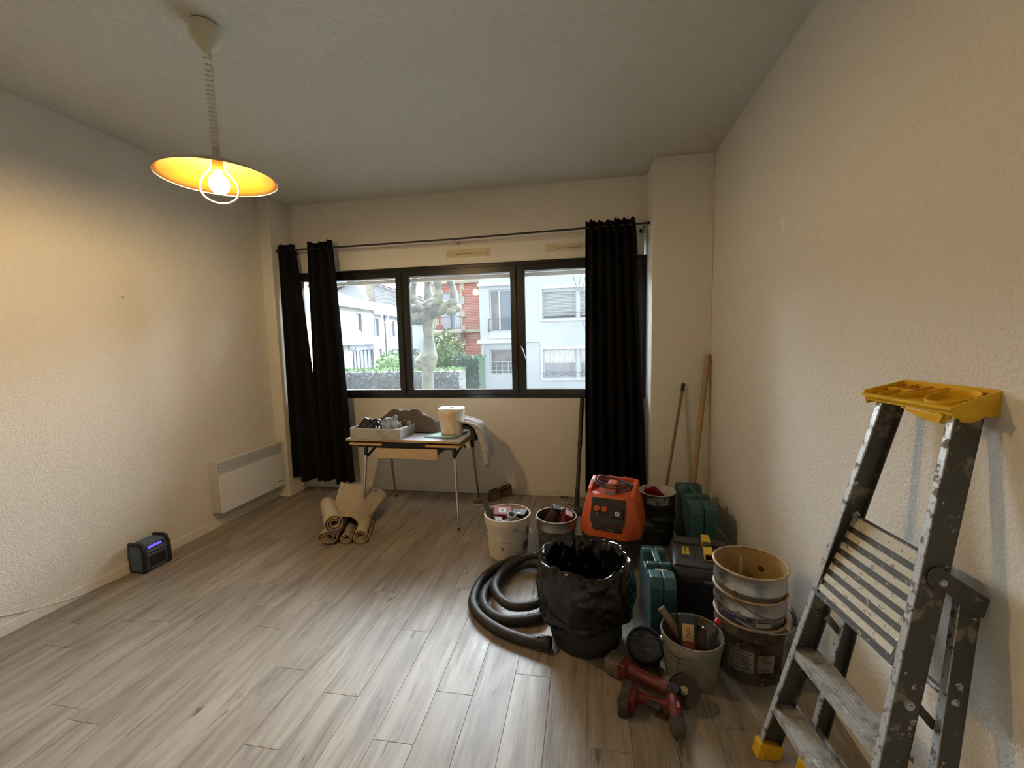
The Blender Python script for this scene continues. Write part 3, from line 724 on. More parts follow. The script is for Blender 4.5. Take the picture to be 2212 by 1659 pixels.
for k, (dx, dz) in enumerate(((0, -.055), (.016, -.062), (.030, -.050), (-.012, -.035))):
    MB().tube(smooth_path([(-.02 + dx * .3, .01, .018), (.012 + dx * .5, -.004, .012), (.018 + dx, -.014, -.012), (.018 + dx, -.016, dz)], 4), [.012] * 5 + [.011] * 5 + [.009] * 3, 8).build('finger', M['beige_cloth'] if k % 2 else M['taupe'], gl)
MB().ball((-.02, .01, .015), .03, 12, 8, (1.2, .9, .7)).build('palm', M['beige_cloth'], gl)
# paper, card and paper roll
o = MB().box(-.16, .16, -.18, .18, 0, .0015).build('paper_sheet', mat('pale_blue_sheet', (0.55, 0.62, 0.80), .5), smooth=0); o.location = (-1.40, 3.66, TZ); o.rotation_euler = (0, 0, -.1)
tag(o, 'thin pale blue sheet lying on the table top', 'sheet')
o = MB().grid(lambda u, v: (-.145 + .29 * u, -.17 + .34 * v, .003 + .009 * (1 - v) ** 3 * (.3 + u)), 8, 10).build('card_sheet', mat('aqua_card', (0.42, 0.66, 0.68), .6), smooth=60, solid=.004); o.location = (-1.265, 3.665, TZ + .002); o.rotation_euler = (0, 0, -.12)
tag(o, 'pale aqua card under the paper roll with its front edge curled', 'card')
M['paper'] = mat('paper_towel', (0.78, 0.74, 0.66), .95, bump=.4, bscale=60, spec=.1)
roll = thing('paper_roll', 'large white paper towel roll standing on the table', 'paper roll', (-1.21, 3.645, TZ + .006))
R_ = .119
MB().lathe([(.030, .245), (R_ - .006, .245), (R_, .240), (R_ - .008, .12), (R_ - .024, .004), (R_ - .028, 0), (.030, 0), (.030, .245)], 40, fn=lambda v, i, g: (v[0] * (1 + .004 * math.sin(5 * g + i)), v[1] * (1 + .004 * math.sin(5 * g + i)), v[2] + (.004 * math.sin(g * 3) if i in (1, 2) else 0))).build('towel', M['paper'], roll)
MB().lathe([(.030, .243), (.027, .244), (.027, .002), (.030, .001)], 24).build('core_tube', mat('cardboard', (0.30, 0.24, 0.17), .9), roll)
MB().grid(lambda u, v: ((R_ + .003 - .022 * (1 - v)) * math.cos(-2.45 + 1.45 * u), (R_ + .003 - .022 * (1 - v)) * math.sin(-2.45 + 1.45 * u), .008 + .205 * v + .012 * math.sin(9 * u) * v), 20, 8).build('loose_sheet', mat('tan_paper', (0.66, 0.52, 0.33), .9, col2=(.72, .62, .46), scale=14, bump=.6, bscale=30), roll, smooth=180, solid=.001)
cl = thing('binder_clip', 'small black clip lying on the table sheet', 'clip', (-1.455, 3.765, TZ + .002))
MB().box(-.030, .018, -.008, .008, 0, .014).build('jaw', M['black_pl'], cl, smooth=0, bevel=.003)
MB().tube([(.018, 0, .006), (.034, .004, .014), (.042, .006, .010)], .003, 6).build('arm', M['black_pl'], cl)
# grey sweater hanging over the table's end, dark cloth below it
def hang(u, v):
    # u across the cloth (depth), v along: from table top over the edge and down
    if v < .45:
        t = v / .45; x = -1.23 + .26 * t; z = TZ + .125 + .015 * math.sin(3 * t) - .04 * t * t
    else:
        t = (v - .45) / .55; x = -.97 + .085 * math.sin(t * PI / 2); z = TZ + .10 - (.33 + .06 * math.sin(5 * u)) * t
    y = 3.56 + .27 * u + .06 * (v > .45) * (v - .45)
    f = .018 * math.sin(17 * u + 2 * v) + .010 * math.sin(31 * u)
    return (x + f * (1 if v > .4 else .4) + .015 * noise.noise(Vector((u * 5, v * 5, 1))), y - .03 * v * math.sin(6 * u), z + f * .8 * (1 - v))
drape('grey_sweater', 'light grey sweater hanging over the table end', 'sweater', M['grey_cloth'], hang, 30, 30, .008)
def hang2(u, v):
    t = v
    x = -1.13 + .125 * math.sin(t * PI / 2) ** .8; z = TZ + .075 - .01 * t - .115 * max(0, t - .45) / .55
    return (x + .008 * math.sin(9 * u), 3.62 + .19 * u, z + .006 * math.sin(14 * u))
drape('dark_jacket', 'black cloth bulging over the table end under the grey sweater', 'cloth', M['navy'], hang2, 16, 16, .03)

# ------------------------------------------------------------------ carpet offcuts rolled on the floor
M['carpet'] = mat('beige_carpet_back', (0.50, 0.42, 0.32), .95, col2=(.43, .36, .27), scale=40, bump=.6, bscale=220, spec=.1)
M['carpet_in'] = mat('ochre_carpet_edge', (0.42, 0.31, 0.16), .95, col2=(.36, .26, .13), scale=60, bump=.5, bscale=200, spec=.1)
M['carpet_grey'] = mat('striped_carpet', (0.42, 0.35, 0.28), .95, col2=(.24, .22, .22), scale=5, stretch=(0.3, 9, 0.3), lo=.48, hi=.54, spec=.1)
def carpet_roll(label, near, far, r, turns, flat, m, seed, ang=0.0):
    near, far = Vector(near), Vector(far); ax = (far - near)
    t = thing('carpet_roll', label, 'carpet roll', near, group=None)
    d = ax.normalized(); side = d.cross(Vector((0, 0, 1))).normalized(); up = side.cross(d)
    n = int(turns * 26)
    def sp(u, v, off=0):
        a = ang + 2 * PI * turns * u; rr = r * (.30 + .70 * u) + off
        c, s_ = math.cos(a) * rr, math.sin(a) * rr * flat
        ripple = 1 + .03 * math.sin(v * 9 + seed)
        tp = 1 - .10 * v
        return near * 0 + side * c * ripple * tp + up * s_ * tp + ax * v + d * (.012 * (1 - u) * (1 - v))
    MB().grid(lambda u, v: sp(u, v), n, 9).build('carpet_sheet', m, t, smooth=60, solid=.0085)
    MB().grid(lambda u, v: sp(u, 0, (v - .5) * .010) - d * .0012, n, 2).build('cut_edge', M['carpet_in'], t, smooth=60, solid=.002)
    return t
carpet_roll('beige carpet roll lying on top of the others, nearest the heater', (-1.945, 2.895, .19), (-2.30, 3.35, .165), .070, 2.6, 1.0, M['carpet'], 1, .4)
carpet_roll('flattened beige carpet roll underneath the topmost roll', (-2.015, 2.905, .062), (-2.16, 3.42, .060), .082, 2.3, .70, M['carpet'], 2, 2.2)
carpet_roll('thin striped carpet roll between two beige rolls on the floor', (-1.888, 2.945, .050), (-2.06, 3.42, .050), .046, 1.9, .98, M['carpet_grey'], 3, 1.0)
carpet_roll('beige carpet roll beside the front table leg', (-1.772, 2.965, .062), (-1.955, 3.45, .060), .059, 2.4, .98, M['carpet'], 4, 3.4)
def sheet1(u, v):
    # stiff folded sheet lying over the rolls, its back edge sticking up
    x = -2.10 + .25 * u - .20 * v * (1 - u)
    y = 3.05 + .42 * v + .12 * (1 - u) * (v) - .02 * math.cos(u * 4)
    z = .135 + .05 * math.sin(PI * u) * (1 - .3 * v) + .15 * v ** 2 * (1 - .75 * u) + .016 * math.sin(9 * u + 3 * v)
    z -= .06 * max(0, u - .6) * 2 * (1 - v)
    return (x, y + .03 * u, z)
drape('carpet_sheet', 'stiff beige carpet offcut draped over the carpet rolls', 'carpet', M['carpet'], sheet1, 22, 22, .008)
def sheet2(u, v):
    a = -.7 + 2.5 * u
    return (-1.99 + .115 * math.sin(a) + .05 * v - .10 * v, 3.36 + .36 * v, .105 + .075 * math.cos(a))
drape('carpet_sheet', 'curled beige carpet piece behind the front table leg', 'carpet', M['carpet'], sheet2, 20, 8, .008)
o = MB().add([(0, 0, 0), (.085, .045, 0), (.0, .22, 0), (-.05, .2, 0)], [(0, 1, 2, 3)]).build('carpet_scrap', M['carpet'], smooth=0, solid=.006); o.location = (-1.805, 2.985, .004)
tag(o, 'flat triangular carpet scrap under the roll beside the table leg', 'carpet')

# ------------------------------------------------------------------ shoes
M['suede'] = mat('brown_suede', (0.095, 0.055, 0.030), .95, col2=(.13, .08, .045), scale=30, sheen=.3)
M['sole'] = mat('pale_sole', (0.46, 0.40, 0.31), .8)
def shoe(label, loc, rz):
    t = thing('shoe', label, 'shoe', loc, rz, 'pair of brown shoes')
    n = 14; secs = []; sole = []
    for i in range(n):
        y = -.135 + .27 * i / (n - 1); u = i / (n - 1)
        w = .047 * (math.sin(PI * min(.06 + u * .9, .96)) ** .45) * (1 - .14 * u)
        h = .060 + .075 * max(0, u - .38) ** .7 * 1.35 - .03 * max(0, .10 - u) * 5
        secs.append([(w * math.cos(a), y, .018 + max(0, math.sin(a)) * (h - .018)) for a in [2*PI*k/16 for k in range(16)]])
        sole.append([(w * 1.08 * math.cos(a), y * 1.03, .010 + .010 * (1 if math.sin(a) > 0 else -1)) for a in [2*PI*k/16 + .01 for k in range(16)]])
    MB().loft(sole).build('sole', M['sole'], t, smooth=50)
    MB().loft(secs).build('upper', M['suede'], t, smooth=60)
    MB().tube([(.030 * math.cos(a), .072 + .052 * math.sin(a), .118 + .014 * math.sin(a)) for a in [2*PI*k/18 for k in range(18)]], .008, 8, closed=True).build('collar', M['suede'], t)
    MB().ball((0, .072, .116), .03, 14, 6, (.9, 1.5, .25)).build('inner', M['dark_gap'], t)
    for k in range(3):
        MB().tube([(-.024, .002 + k * .013, .078 + k * .010), (0, .0 + k * .013, .092 + k * .010), (.024, .002 + k * .013, .078 + k * .010)], .003, 6).build('lace', M['suede'], t)
    return t
shoe('brown suede shoe with a pale sole beside the rear table leg', (-.975, 3.915, 0), -1.08)
shoe('brown suede shoe against the wall, behind its pair', (-.885, 4.045, 0), -1.18)

# ------------------------------------------------------------------ buckets
def text_verts(s, size):
    cu = bpy.data.curves.new('t', 'FONT'); cu.body = s; cu.size = size; cu.resolution_u = 2; cu.align_x = 'CENTER'
    ob = bpy.data.objects.new('t', cu); me = bpy.data.meshes.new_from_object(ob)
    v = [tuple(p.co) for p in me.vertices]; f = [tuple(p.vertices) for p in me.polygons]
    bpy.data.objects.remove(ob); bpy.data.curves.remove(cu); bpy.data.meshes.remove(me)
    return v, f
def on_wall(root, name, pts_faces, ang, zc, rfun, off, m, th=0):
    vs, fs = pts_faces; b = MB()
    out = []
    for x, y, *_ in vs:
        z = zc + y; r = rfun(z) + off; a = ang + x / r
        out.append((r * math.cos(a), r * math.sin(a), z))
    b.add(out, fs); return b.build(name, m, root, smooth=60)
def patch(w, h, n=14):
    vs = []; fs = []
    for i in range(n + 1):
        x = -w/2 + w * i / n; vs += [(x, -h/2), (x, h/2)]
    for i in range(n): fs.append((2*i, 2*i+2, 2*i+3, 2*i+1))
    return vs, fs
def bucket(name, label, loc, rb, rt, h, m, m_in=None, rim=.006, ribs=(), rz=0, group=None, rimmat=None, tilt=None):
    t = thing(name, label, 'bucket', loc, rz, group, rot=tilt)
    R = lambda z: rb + (rt - rb) * z / h
    pr = [(.0005, .001), (rb - .006, .001), (rb, .004)]
    zs = sorted([0.02] + [z for z in ribs] + [h - .012])
    for z in ribs: pr += []
    seq = [(z, 0) for z in (.02, h - .012)]
    for z in ribs: seq += [(z - .010, 0), (z - .004, .006), (z + .004, .006), (z + .010, 0)]
    for z, d in sorted(seq): pr.append((R(z) + d, z))
    pr.append((rt, h))
    MB().lathe(pr, 48).build('body', m, t, smooth=50)
    ins = [(rt - .001, h), (R(h - .02) - .0025, h - .02)] + [(R(z) - .0022, z) for z in (h * .6, h * .3, .012)] + [(rb - .012, .006), (.0005, .006)]
    MB().lathe(ins, 48).build('inside', m_in or m, t, smooth=50)
    MB().tube([(rt * math.cos(2*PI*k/48), rt * math.sin(2*PI*k/48), h) for k in range(48)], rim, 8, closed=True).build('rim', rimmat or m, t)
    t_R = R
    return t, R
def bail(t, R, hz, ang, rt, drop=.5, m=None, grip=None, side=-1, ext=1.1, k=1.0, gm=None):
    rh = rt * ext; pts = []
    for i in range(25):
        a = PI * i / 24
        x = math.cos(a) * rh; y = side * math.sin(a) * rh * math.cos(drop) * k; z = hz - math.sin(a) * rh * math.sin(drop)
        pts.append(Matrix.Rotation(ang, 4, 'Z') @ Vector((x, y, z)))
    b = MB().tube(pts, .0022, 6).build('bail_handle', m or M['steel'], t)
    for s in (-1, 1):
        q = Matrix.Rotation(ang, 4, 'Z') @ Vector((s * (R(hz) + .002), 0, hz))
        mm = Matrix.Translation(q) @ Matrix.Rotation(ang, 4, 'Z') @ Matrix.Rotation(s * PI/2, 4, 'Y')
        MB(at=mm).cyl(.014, .010, -.004, .008, 14).build('lug', m or M['steel'], t)
    if grip:
        i = int(24 * grip)
        MB().tube(pts[i-2:i+3], .0085, 10).build('grip', gm or M['black_pl'], b)

M['white_bkt'] = mat('cream_plastic_bucket', (0.66, 0.60, 0.50), .5, col2=(.60, .53, .43), scale=9)
wbk, RW = bucket('plastic_bucket', 'white plastic bucket filled with tool boxes, on the floor before the shoes', (-.589, 2.98, 0), .140, .166, .307, M['white_bkt'], rim=.007)
MB().lathe([(RW(.25) + .001, .250), (RW(.255) + .006, .252), (.1725, .300), (.172, .304), (.166, .307)], 48).build('collar', M['white_bkt'], wbk, smooth=50)
CA = math.atan2(-2.98, .589)       # direction of the camera seen from this bucket
M['print'] = mat('brown_print', (0.22, 0.15, 0.12), .6); M['print2'] = mat('plum_print', (0.20, 0.12, 0.13), .6)
on_wall(wbk, 'printed_square', patch(.018, .024, 4), CA - .28, .10, RW, .0012, M['print'])
on_wall(wbk, 'printed_line', patch(.12, .0022, 14), CA - .30, .145, RW, .0012, M['print'])
on_wall(wbk, 'printed_panel', patch(.075, .060, 8), CA + 1.05, .100, RW, .0012, M['print2'])
on_wall(wbk, 'printed_panel', patch(.06, .055, 8), CA + 1.20, .205, RW, .0012, M['print2'])
on_wall(wbk, 'printed_panel', patch(.05, .035, 8), CA - 1.32, .150, RW, .0012, M['print2'])
on_wall(wbk, 'printed_panel', patch(.05, .030, 8), CA - 1.36, .205, RW, .0012, M['print2'])
bail(wbk, RW, .245, CA + .32, .168, .45, ext=1.10, side=1, grip=.42, gm=M['white_pl'])

def boxthing(name, label, cat, loc, size, m, rot=(0, 0, 0), bevel=.003, extra=None):
    t = thing(name, label, cat, loc, rot=rot)
    sx, sy, sz = size
    MB().box(-sx/2, sx/2, -sy/2, sy/2, 0, sz).build('body', m, t, smooth=0, bevel=bevel)
    if extra:
        for nm, bx, mm in extra: MB().box(*bx).build(nm, mm, t, smooth=0)
    return t
M['red_card'] = mat('red_card', (0.32, 0.030, 0.040), .5, col2=(.26, .025, .032), scale=18)
M['paper_lbl'] = mat('white_label', (0.72, 0.74, 0.80), .6)
M['ink'] = mat('ink', (0.03, 0.03, 0.04), .6)
M['grey_card'] = mat('grey_card', (0.28, 0.27, 0.27), .6)
M['brown_tape'] = mat('brown_tape', (0.20, 0.10, 0.05), .4)
boxthing('red_box', 'flat red box with a white label in the white bucket', 'box', (-.640, 3.02, .265), (.135, .095, .055), M['red_card'], (.32, .10, .25),
         extra=[('label', (-.028, .028, -.024, .024, .055, .0556), M['paper_lbl']), ('print_mark', (-.012, .012, -.012, .012, .0556, .056), M['grey_card'])])
boxthing('black_box', 'black printed box in the white bucket, beside the red box', 'box', (-.497, 3.02, .235), (.11, .085, .075), M['black_pl'], (.12, -.10, -.25),
         extra=[('label', (-.012, .022, -.03, -.01, .075, .0756), M['paper_lbl']), ('label', (.0, .03, .012, .026, .075, .0756), M['grey_card'])])
boxthing('grey_box', 'small grey carton in the white bucket, by its front rim', 'box', (-.660, 2.895, .235), (.055, .045, .075), M['grey_card'], (.3, .25, .5))
boxthing('black_white_box', 'small black and white carton at the front of the white bucket', 'box', (-.585, 2.865, .242), (.065, .05, .055), M['paper_lbl'], (.35, -.2, .35),
         extra=[('print_mark', (-.028, -.010, -.02, .0, .055, .0556), M['ink']), ('print_mark', (.018, .030, -.022, .022, .055, .0556), M['ink']), ('print_mark', (-.008, .012, .004, .018, .055, .0556), M['grey_card'])])
def ring(name, label, loc, r, w, m, rot):
    t = thing(name, label, 'tape', loc, rot=rot)
    MB().lathe([(r - .008, -w/2), (r, -w/2), (r, w/2), (r - .008, w/2), (r - .008, -w/2)], 28).build('tape_roll', m, t, smooth=40)
    MB().lathe([(r - .0085, -w/2 - .001), (r - .011, -w/2 - .001), (r - .011, w/2 + .001), (r - .0085, w/2 + .001), (r - .0085, -w/2 - .001)], 28).build('core', M['grey_card'], t, smooth=40)
ring('tape_roll', 'roll of brown tape lying in the white bucket', (-.515, 2.895, .275), .036, .048, M['brown_tape'], (.9, .5, 0))
ring('tape_roll', 'roll of pale grey tape lying in the white bucket behind the brown one', (-.555, 2.955, .295), .034, .04, mat('grey_tape', (.34, .33, .33), .5), (.35, .2, 0))
stick('dark_tube', 'dark grey tube sticking out of the white bucket', 'tube', (-.668, 2.905, .19), (-.772, 3.035, .375), .019, mat('dark_tube', (.055, .053, .052), .6), n=14)

M['galv'] = mat('tarnished_steel', (0.30, 0.285, 0.25), .38, .75, col2=(.18, .15, .11), scale=14, lo=.48, hi=.68, rough2=.6)
M['galv_in'] = mat('dirty_steel_inside', (0.10, 0.09, 0.075), .6, .4)
M['rim_white'] = mat('worn_pale_rim', (0.55, 0.53, 0.50), .45, .3)
sbk, RS = bucket('steel_bucket', 'small tarnished steel bucket filled with tools beside the white bucket', (-.230, 3.0, 0), .124, .144, .300, M['galv'], M['galv_in'], .0045, (.225,), rimmat=M['rim_white'])
SA = math.atan2(-3.0, .23)
bail(sbk, RS, .275, SA + PI/2 + .1, .146, .95, ext=1.06, side=-1, k=1.75)
M['maroon'] = mat('dark_maroon_plastic', (0.060, 0.018, 0.014), .5, col2=(.04, .02, .016), scale=12)
t = thing('old_sander', 'dark maroon power tool sticking out of the steel bucket', 'power tool', (-.285, 3.0, .22), rot=(.25, .35, .3))
MB().tube([(0, 0, -.06), (0, 0, .04), (0, 0, .15)], [.038, .045, .036], 14).build('body', M['maroon'], t)
MB(at=TR((0, -.043, .03), 0, PI/2)).lathe([(.010, 0), (.020, 0), (.020, .012), (.012, .012), (.010, 0)], 18).build('knob_ring', M['brown_tape'], t)
MB().box(-.032, .032, -.03, .03, .15, .165).build('end_cap', M['black_pl'], t, smooth=0, bevel=.004)
boxthing('blue_white_box', 'pale blue and white small carton at the top of the steel bucket', 'box', (-.235, 3.05, .305), (.075, .05, .040), M['paper_lbl'], (.2, .3, -.3),
         extra=[('print_mark', (-.01, .012, -.012, .012, .040, .0406), M['ink'])])
boxthing('red_tool_case', 'long red box with a pink end leaning in the steel bucket', 'box', (-.215, 2.975, .185), (.055, .065, .175), mat('deep_red', (.20, .012, .02), .45), (.2, .45, .15),
         extra=[('end_label', (-.026, .026, -.03, .03, .175, .176), mat('faded_pink', (.60, .36, .38), .6))])
for i, pts in enumerate(([(-.16, 2.98, .24), (-.13, 3.03, .34), (-.10, 3.08, .352), (-.06, 3.10, .325)], [(-.19, 3.05, .27), (-.15, 3.08, .35), (-.09, 3.05, .33), (-.085, 2.99, .27)], [(-.20, 2.93, .25), (-.175, 2.92, .30), (-.15, 2.93, .27), (-.165, 2.94, .22)])):
    P0 = Vector(pts[0]); o = MB().tube([p - P0 for p in smooth_path(pts, 8)], .0028, 6).build('wire_end', M['black_rub'] if i < 2 else M['steel']); o.location = P0
    tag(o, ('black cable end poking out of the steel bucket toward the vacuum tube', 'looped black cable over the rim of the steel bucket', 'bent bright wire inside the steel bucket')[i], 'cable')

M['grey_bkt'] = mat('plaster_stained_grey', (0.17, 0.165, 0.135), .75, col2=(.27, .24, .18), scale=10, lo=.50, hi=.64, col3=(.10, .09, .075), scale3=17, lo3=.58, hi3=.66, detail=7)
M['grey_bkt_in'] = mat('plaster_inside', (0.15, 0.13, 0.10), .85, col2=(.26, .22, .16), scale=14)
gbk, RG = bucket('mortar_bucket', 'plaster-stained grey bucket with a bottle and charger, behind the red grinder', (.468, 1.961, 0), .112, .133, .212, M['grey_bkt'], M['grey_bkt_in'], .004)
MB().lathe([(RG(.17) + .0005, .170), (RG(.172) + .004, .171), (.1375, .206), (.133, .212)], 48).build('collar', M['grey_bkt'], gbk, smooth=50)
GA = math.atan2(-1.961, -.468)
for k in range(3):
    on_wall(gbk, 'worn_print', patch(.075 - .015 * k, .009 - .002 * k, 8), GA - .62 + .10 * k, .150 - .022 * k, RG, .0012, mat('worn_black_print', (.035, .028, .026), .8, col2=(.2, .18, .14), scale=60, lo=.5, hi=.55))
bail(gbk, RG, .165, GA + PI/2 + .25, .136, 1.15, ext=1.08, side=1, k=2.45)
stick('hammer_handle', 'dusty wooden hammer handle leaning out of the mortar bucket', 'hammer', (.470, 1.985, .10), (.345, 2.045, .262), .020, mat('dusty_wood', (.24, .19, .125), .8, col2=(.16, .13, .085), scale=20), r2=.018, n=14)
ch = thing('battery_charger', 'black charger with a cork label standing in the mortar bucket', 'charger', (.450, 1.945, .13), rot=(-.42, 0, -.12))
MB().box(-.042, .042, -.022, .022, 0, .150).build('body', M['black_pl'], ch, smooth=0, bevel=.010)
MB().box(-.030, .030, -.026, -.021, .112, .140).build('slot', mat('dark_blue_pl', (.03, .035, .06), .5), ch, smooth=0, bevel=.003)
lb = MB().box(-.024, .026, -.0245, -.021, .040, .112).build('label', mat('cork_label', (.62, .40, .20), .8, col2=(.54, .33, .15), scale=60), ch, smooth=0, bevel=.001, label='cork coloured label with black handwriting')
v_, f_ = text_verts('7421', .024)
MB(at=TR((0.001, -.0249, .076)) @ Matrix.Rotation(PI/2, 4, 'X') @ Matrix.Rotation(PI/2, 4, 'Z')).add([(x, y - .008, 0) for x, y, z in v_], f_).build('handwriting', M['ink'], lb, smooth=0)
MB().box(-.024, .028, -.025, -.021, .010, .040).build('red_band', mat('brick_red_label', (.24, .055, .03), .6), ch, smooth=0, bevel=.001)
boxthing('dark_box', 'dark brown box wedged in the mortar bucket beside the charger', 'box', (.505, 1.955, .10), (.035, .06, .13), M['maroon'], (-.25, .1, 0))
bt = thing('clear_bottle', 'clear plastic bottle with a red cap lying in the mortar bucket', 'bottle', (.505, 1.935, .175), rot=(-.12, .95, .45))
MB().lathe([(.0005, -.02), (.040, -.02), (.046, -.012), (.046, .05), (.043, .062), (.030, .085), (.015, .105), (.012, .112), (.012, .122)], 28).build('bottle', M['clear'], bt)
MB().lathe([(.0005, .138), (.0145, .138), (.0155, .134), (.0155, .116), (.0125, .116)], 20).build('cap', mat('red_cap', (.55, .012, .03), .35), bt)
crumple((.525, 1.955, .075), (.062, .055, .05), 'brush_bristles', 'dark bristles and rags at the bottom of the mortar bucket', 'rag', mat('dark_bristle', (.035, .032, .032), .9, col2=(.08, .07, .07), scale=60), 21, .5, 8)

# stack of three steel paint pails beside the ladder
M['pail'] = mat('dirty_tin_pail', (0.40, 0.40, 0.385), .32, .85, col2=(.27, .25, .21), scale=7, lo=.48, hi=.66, col3=(.16, .075, .035), scale3=11, lo3=.60, hi3=.68, detail=7)
M['pail_low'] = mat('tar_stained_pail', (0.12, 0.105, 0.085), .6, .3, col2=(.04, .028, .018), scale=9, lo=.46, hi=.58, col3=(.30, .27, .22), scale3=14, lo3=.58, hi3=.66, detail=7)
M['pail_in'] = mat('dried_paint_inside', (0.40, 0.27, 0.105), .75, col2=(.30, .19, .07), scale=9, lo=.45, hi=.62, col3=(.14, .085, .03), scale3=70, lo3=.69, hi3=.73)
M['rust_rim'] = mat('rusty_rim', (0.36, 0.24, 0.13), .6, .3, col2=(.50, .40, .27), scale=25)
PX, PY = .748, 2.062
PA = math.atan2(-PY, -PX)
G3 = 'stacked steel pails'
pl1, RP = bucket('paint_pail', 'tar-stained steel pail at the bottom of the stack beside the ladder', (PX, PY, 0), .132, .150, .272, M['pail_low'], M['pail_in'], .006, (.215,), group=G3, rimmat=M['rust_rim'])
MB().lathe([(.130, .0), (.137, .002), (.137, .010), (.133, .012)], 48).build('base_ring', M['pail_low'], pl1)
pl2, _ = bucket('paint_pail', 'steel pail with a navy label, middle one of the stack', (PX - .004, PY - .002, .128), .132, .152, .272, M['pail'], M['pail_in'], .006, (.205,), group=G3, rimmat=M['rust_rim'])
pl3, _ = bucket('paint_pail', 'steel pail with an ochre inside, topmost of the stack', (PX - .006, PY - .004, .243), .132, .1545, .272, M['pail'], M['pail_in'], .0055, (.190,), group=G3, rimmat=M['rust_rim'])
M['navy_lbl'] = mat('navy_label', (.030, .036, .085), .5, col2=(.05, .055, .09), scale=30)
M['white_ink'] = mat('white_ink', (.55, .56, .58), .6)
on_wall(pl2, 'navy_label', patch(.165, .058, 18), PA - .44, .176, RP, .0046, M['navy_lbl'])
on_wall(pl2, 'lettering', text_verts('ALPHAXYLAN', .017), PA - .42, .188, RP, .0056, M['white_ink'])
on_wall(pl2, 'lettering', text_verts('SF', .015), PA - .82, .172, RP, .0056, M['white_ink'])
on_wall(pl2, 'label_window', patch(.040, .026, 6), PA - .02, .163, RP, .0054, mat('grey_label', (.13, .13, .14), .6))
on_wall(pl2, 'white_label', patch(.064, .034, 8), PA + .42, .178, RP, .0046, mat('dirty_white_label', (.40, .39, .34), .6))
on_wall(pl2, 'printed_line', patch(.055, .007, 8), PA + .42, .186, RP, .0054, M['ink'])
on_wall(pl2, 'printed_line', patch(.072, .009, 8), PA - .40, .262, RP, .0012, M['ink'])
on_wall(pl2, 'lettering', text_verts('dicoris', .024), PA - .36, .236, RP, .0014, M['ink'])
on_wall(pl3, 'printed_line', patch(.05, .010, 8), PA - 1.25, .150, RP, .0014, M['ink'])
M['pale_lbl'] = mat('dirty_pale_label', (.25, .235, .20), .8, col2=(.15, .13, .10), scale=22, lo=.45, hi=.6, detail=7)
on_wall(pl1, 'paper_label', patch(.105, .105, 12), PA - .20, .110, RP, .0014, M['pale_lbl'])
on_wall(pl1, 'paper_label', patch(.075, .085, 10), PA + .55, .110, RP, .0014, M['pale_lbl'])
for k in range(6):
    on_wall(pl1, 'printed_line', patch(.092 - .008 * (k % 3), .0042, 8), PA - .22, .150 - k * .0155, RP, .0022, M['ink'])
on_wall(pl1, 'lettering', text_verts('X4L', .026), PA + .62, .112, RP, .0022, M['navy_lbl'])
on_wall(pl1, 'printed_line', patch(.04, .006, 6), PA + .50, .080, RP, .0022, M['ink'])
on_wall(pl3, 'drip_stripe', patch(.016, .15, 2), PA + PI + .30, .150, RP, -.0035, mat('pale_drip', (.58, .46, .30), .7))
bail(pl3, RP, .185, PA - .35, .158, .62, ext=1.16, side=1, m=mat('rusty_wire', (.12, .09, .07), .5, .5))
bail(pl2, RP, .205, PA + 1.0 - PI/2 + .3, .158, .30, ext=1.22, side=1, grip=.66, m=M['steel'])

# steel tins behind the vacuum cleaner with a red dustpan
M['dark_tin'] = mat('dark_steel_tin', (0.085, 0.095, 0.10), .35, .7, col2=(.05, .055, .058), scale=8)
M['white_in'] = mat('white_inside', (0.60, 0.60, 0.58), .5)
t2, RT2 = bucket('paint_tin', 'dark steel tin standing behind the vacuum cleaner, under the red dustpan tin', (.522, 3.315, 0), .112, .130, .275, M['dark_tin'], M['dark_tin'], .005, (.21, .12), group='tins behind the vacuum cleaner')
t1, RT1 = bucket('paint_tin', 'white-rimmed steel tin holding a red dustpan, nested in another tin', (.522, 3.315, .150), .112, .131, .252, M['dark_tin'], M['white_in'], .005, (.172,), group='tins behind the vacuum cleaner', rimmat=M['rim_white'])
TA = math.atan2(-3.315, -.522)
on_wall(t1, 'worn_label', patch(.17, .055, 16), TA + .05, .210, RT1, .0035, mat('torn_label', (.33, .32, .28), .8, col2=(.07, .07, .07), scale=24, lo=.5, hi=.56, detail=7))
on_wall(t2, 'worn_label', patch(.06, .030, 8), TA - .5, .170, RT2, .0014, mat('torn_label_2', (.25, .25, .24), .8, col2=(.07, .07, .07), scale=40, lo=.5, hi=.56))
bail(t2, RT2, .235, TA + PI/2 + .1, .13, .95, ext=1.06, side=1, k=1.8)
M['red_pan'] = mat('red_metal', (.26, .014, .016), .4, col2=(.20, .012, .014), scale=10)
dpn = thing('dustpan', 'dark red dustpan standing in the white-rimmed tin', 'dustpan', (.500, 3.30, .315), rot=(.50, .15, -.40))
b = MB(); pan = [(-.09, -.02), (.10, -.02), (.085, .10), (.0, .18), (-.08, .11)]
b.prism(pan, -.002, .002, 'y'); b.build('pan', M['red_pan'], dpn, smooth=0)
MB().box(-.09, .10, 0, .045, -.024, -.02).build('side_wall', M['red_pan'], dpn, smooth=0)
MB().prism([(-.09, -.02), (-.08, .11), (-.075, .11), (-.085, -.02)], 0, .04, 'y').build('side_wall', M['red_pan'], dpn, smooth=0)
stick('red_broom_stick', 'slim red tool stick poking up behind the vacuum cleaner', 'stick', (.470, 3.27, .30), (.272, 3.19, .540), .0085, mat('bright_red', (.33, .010, .016), .4), n=10)

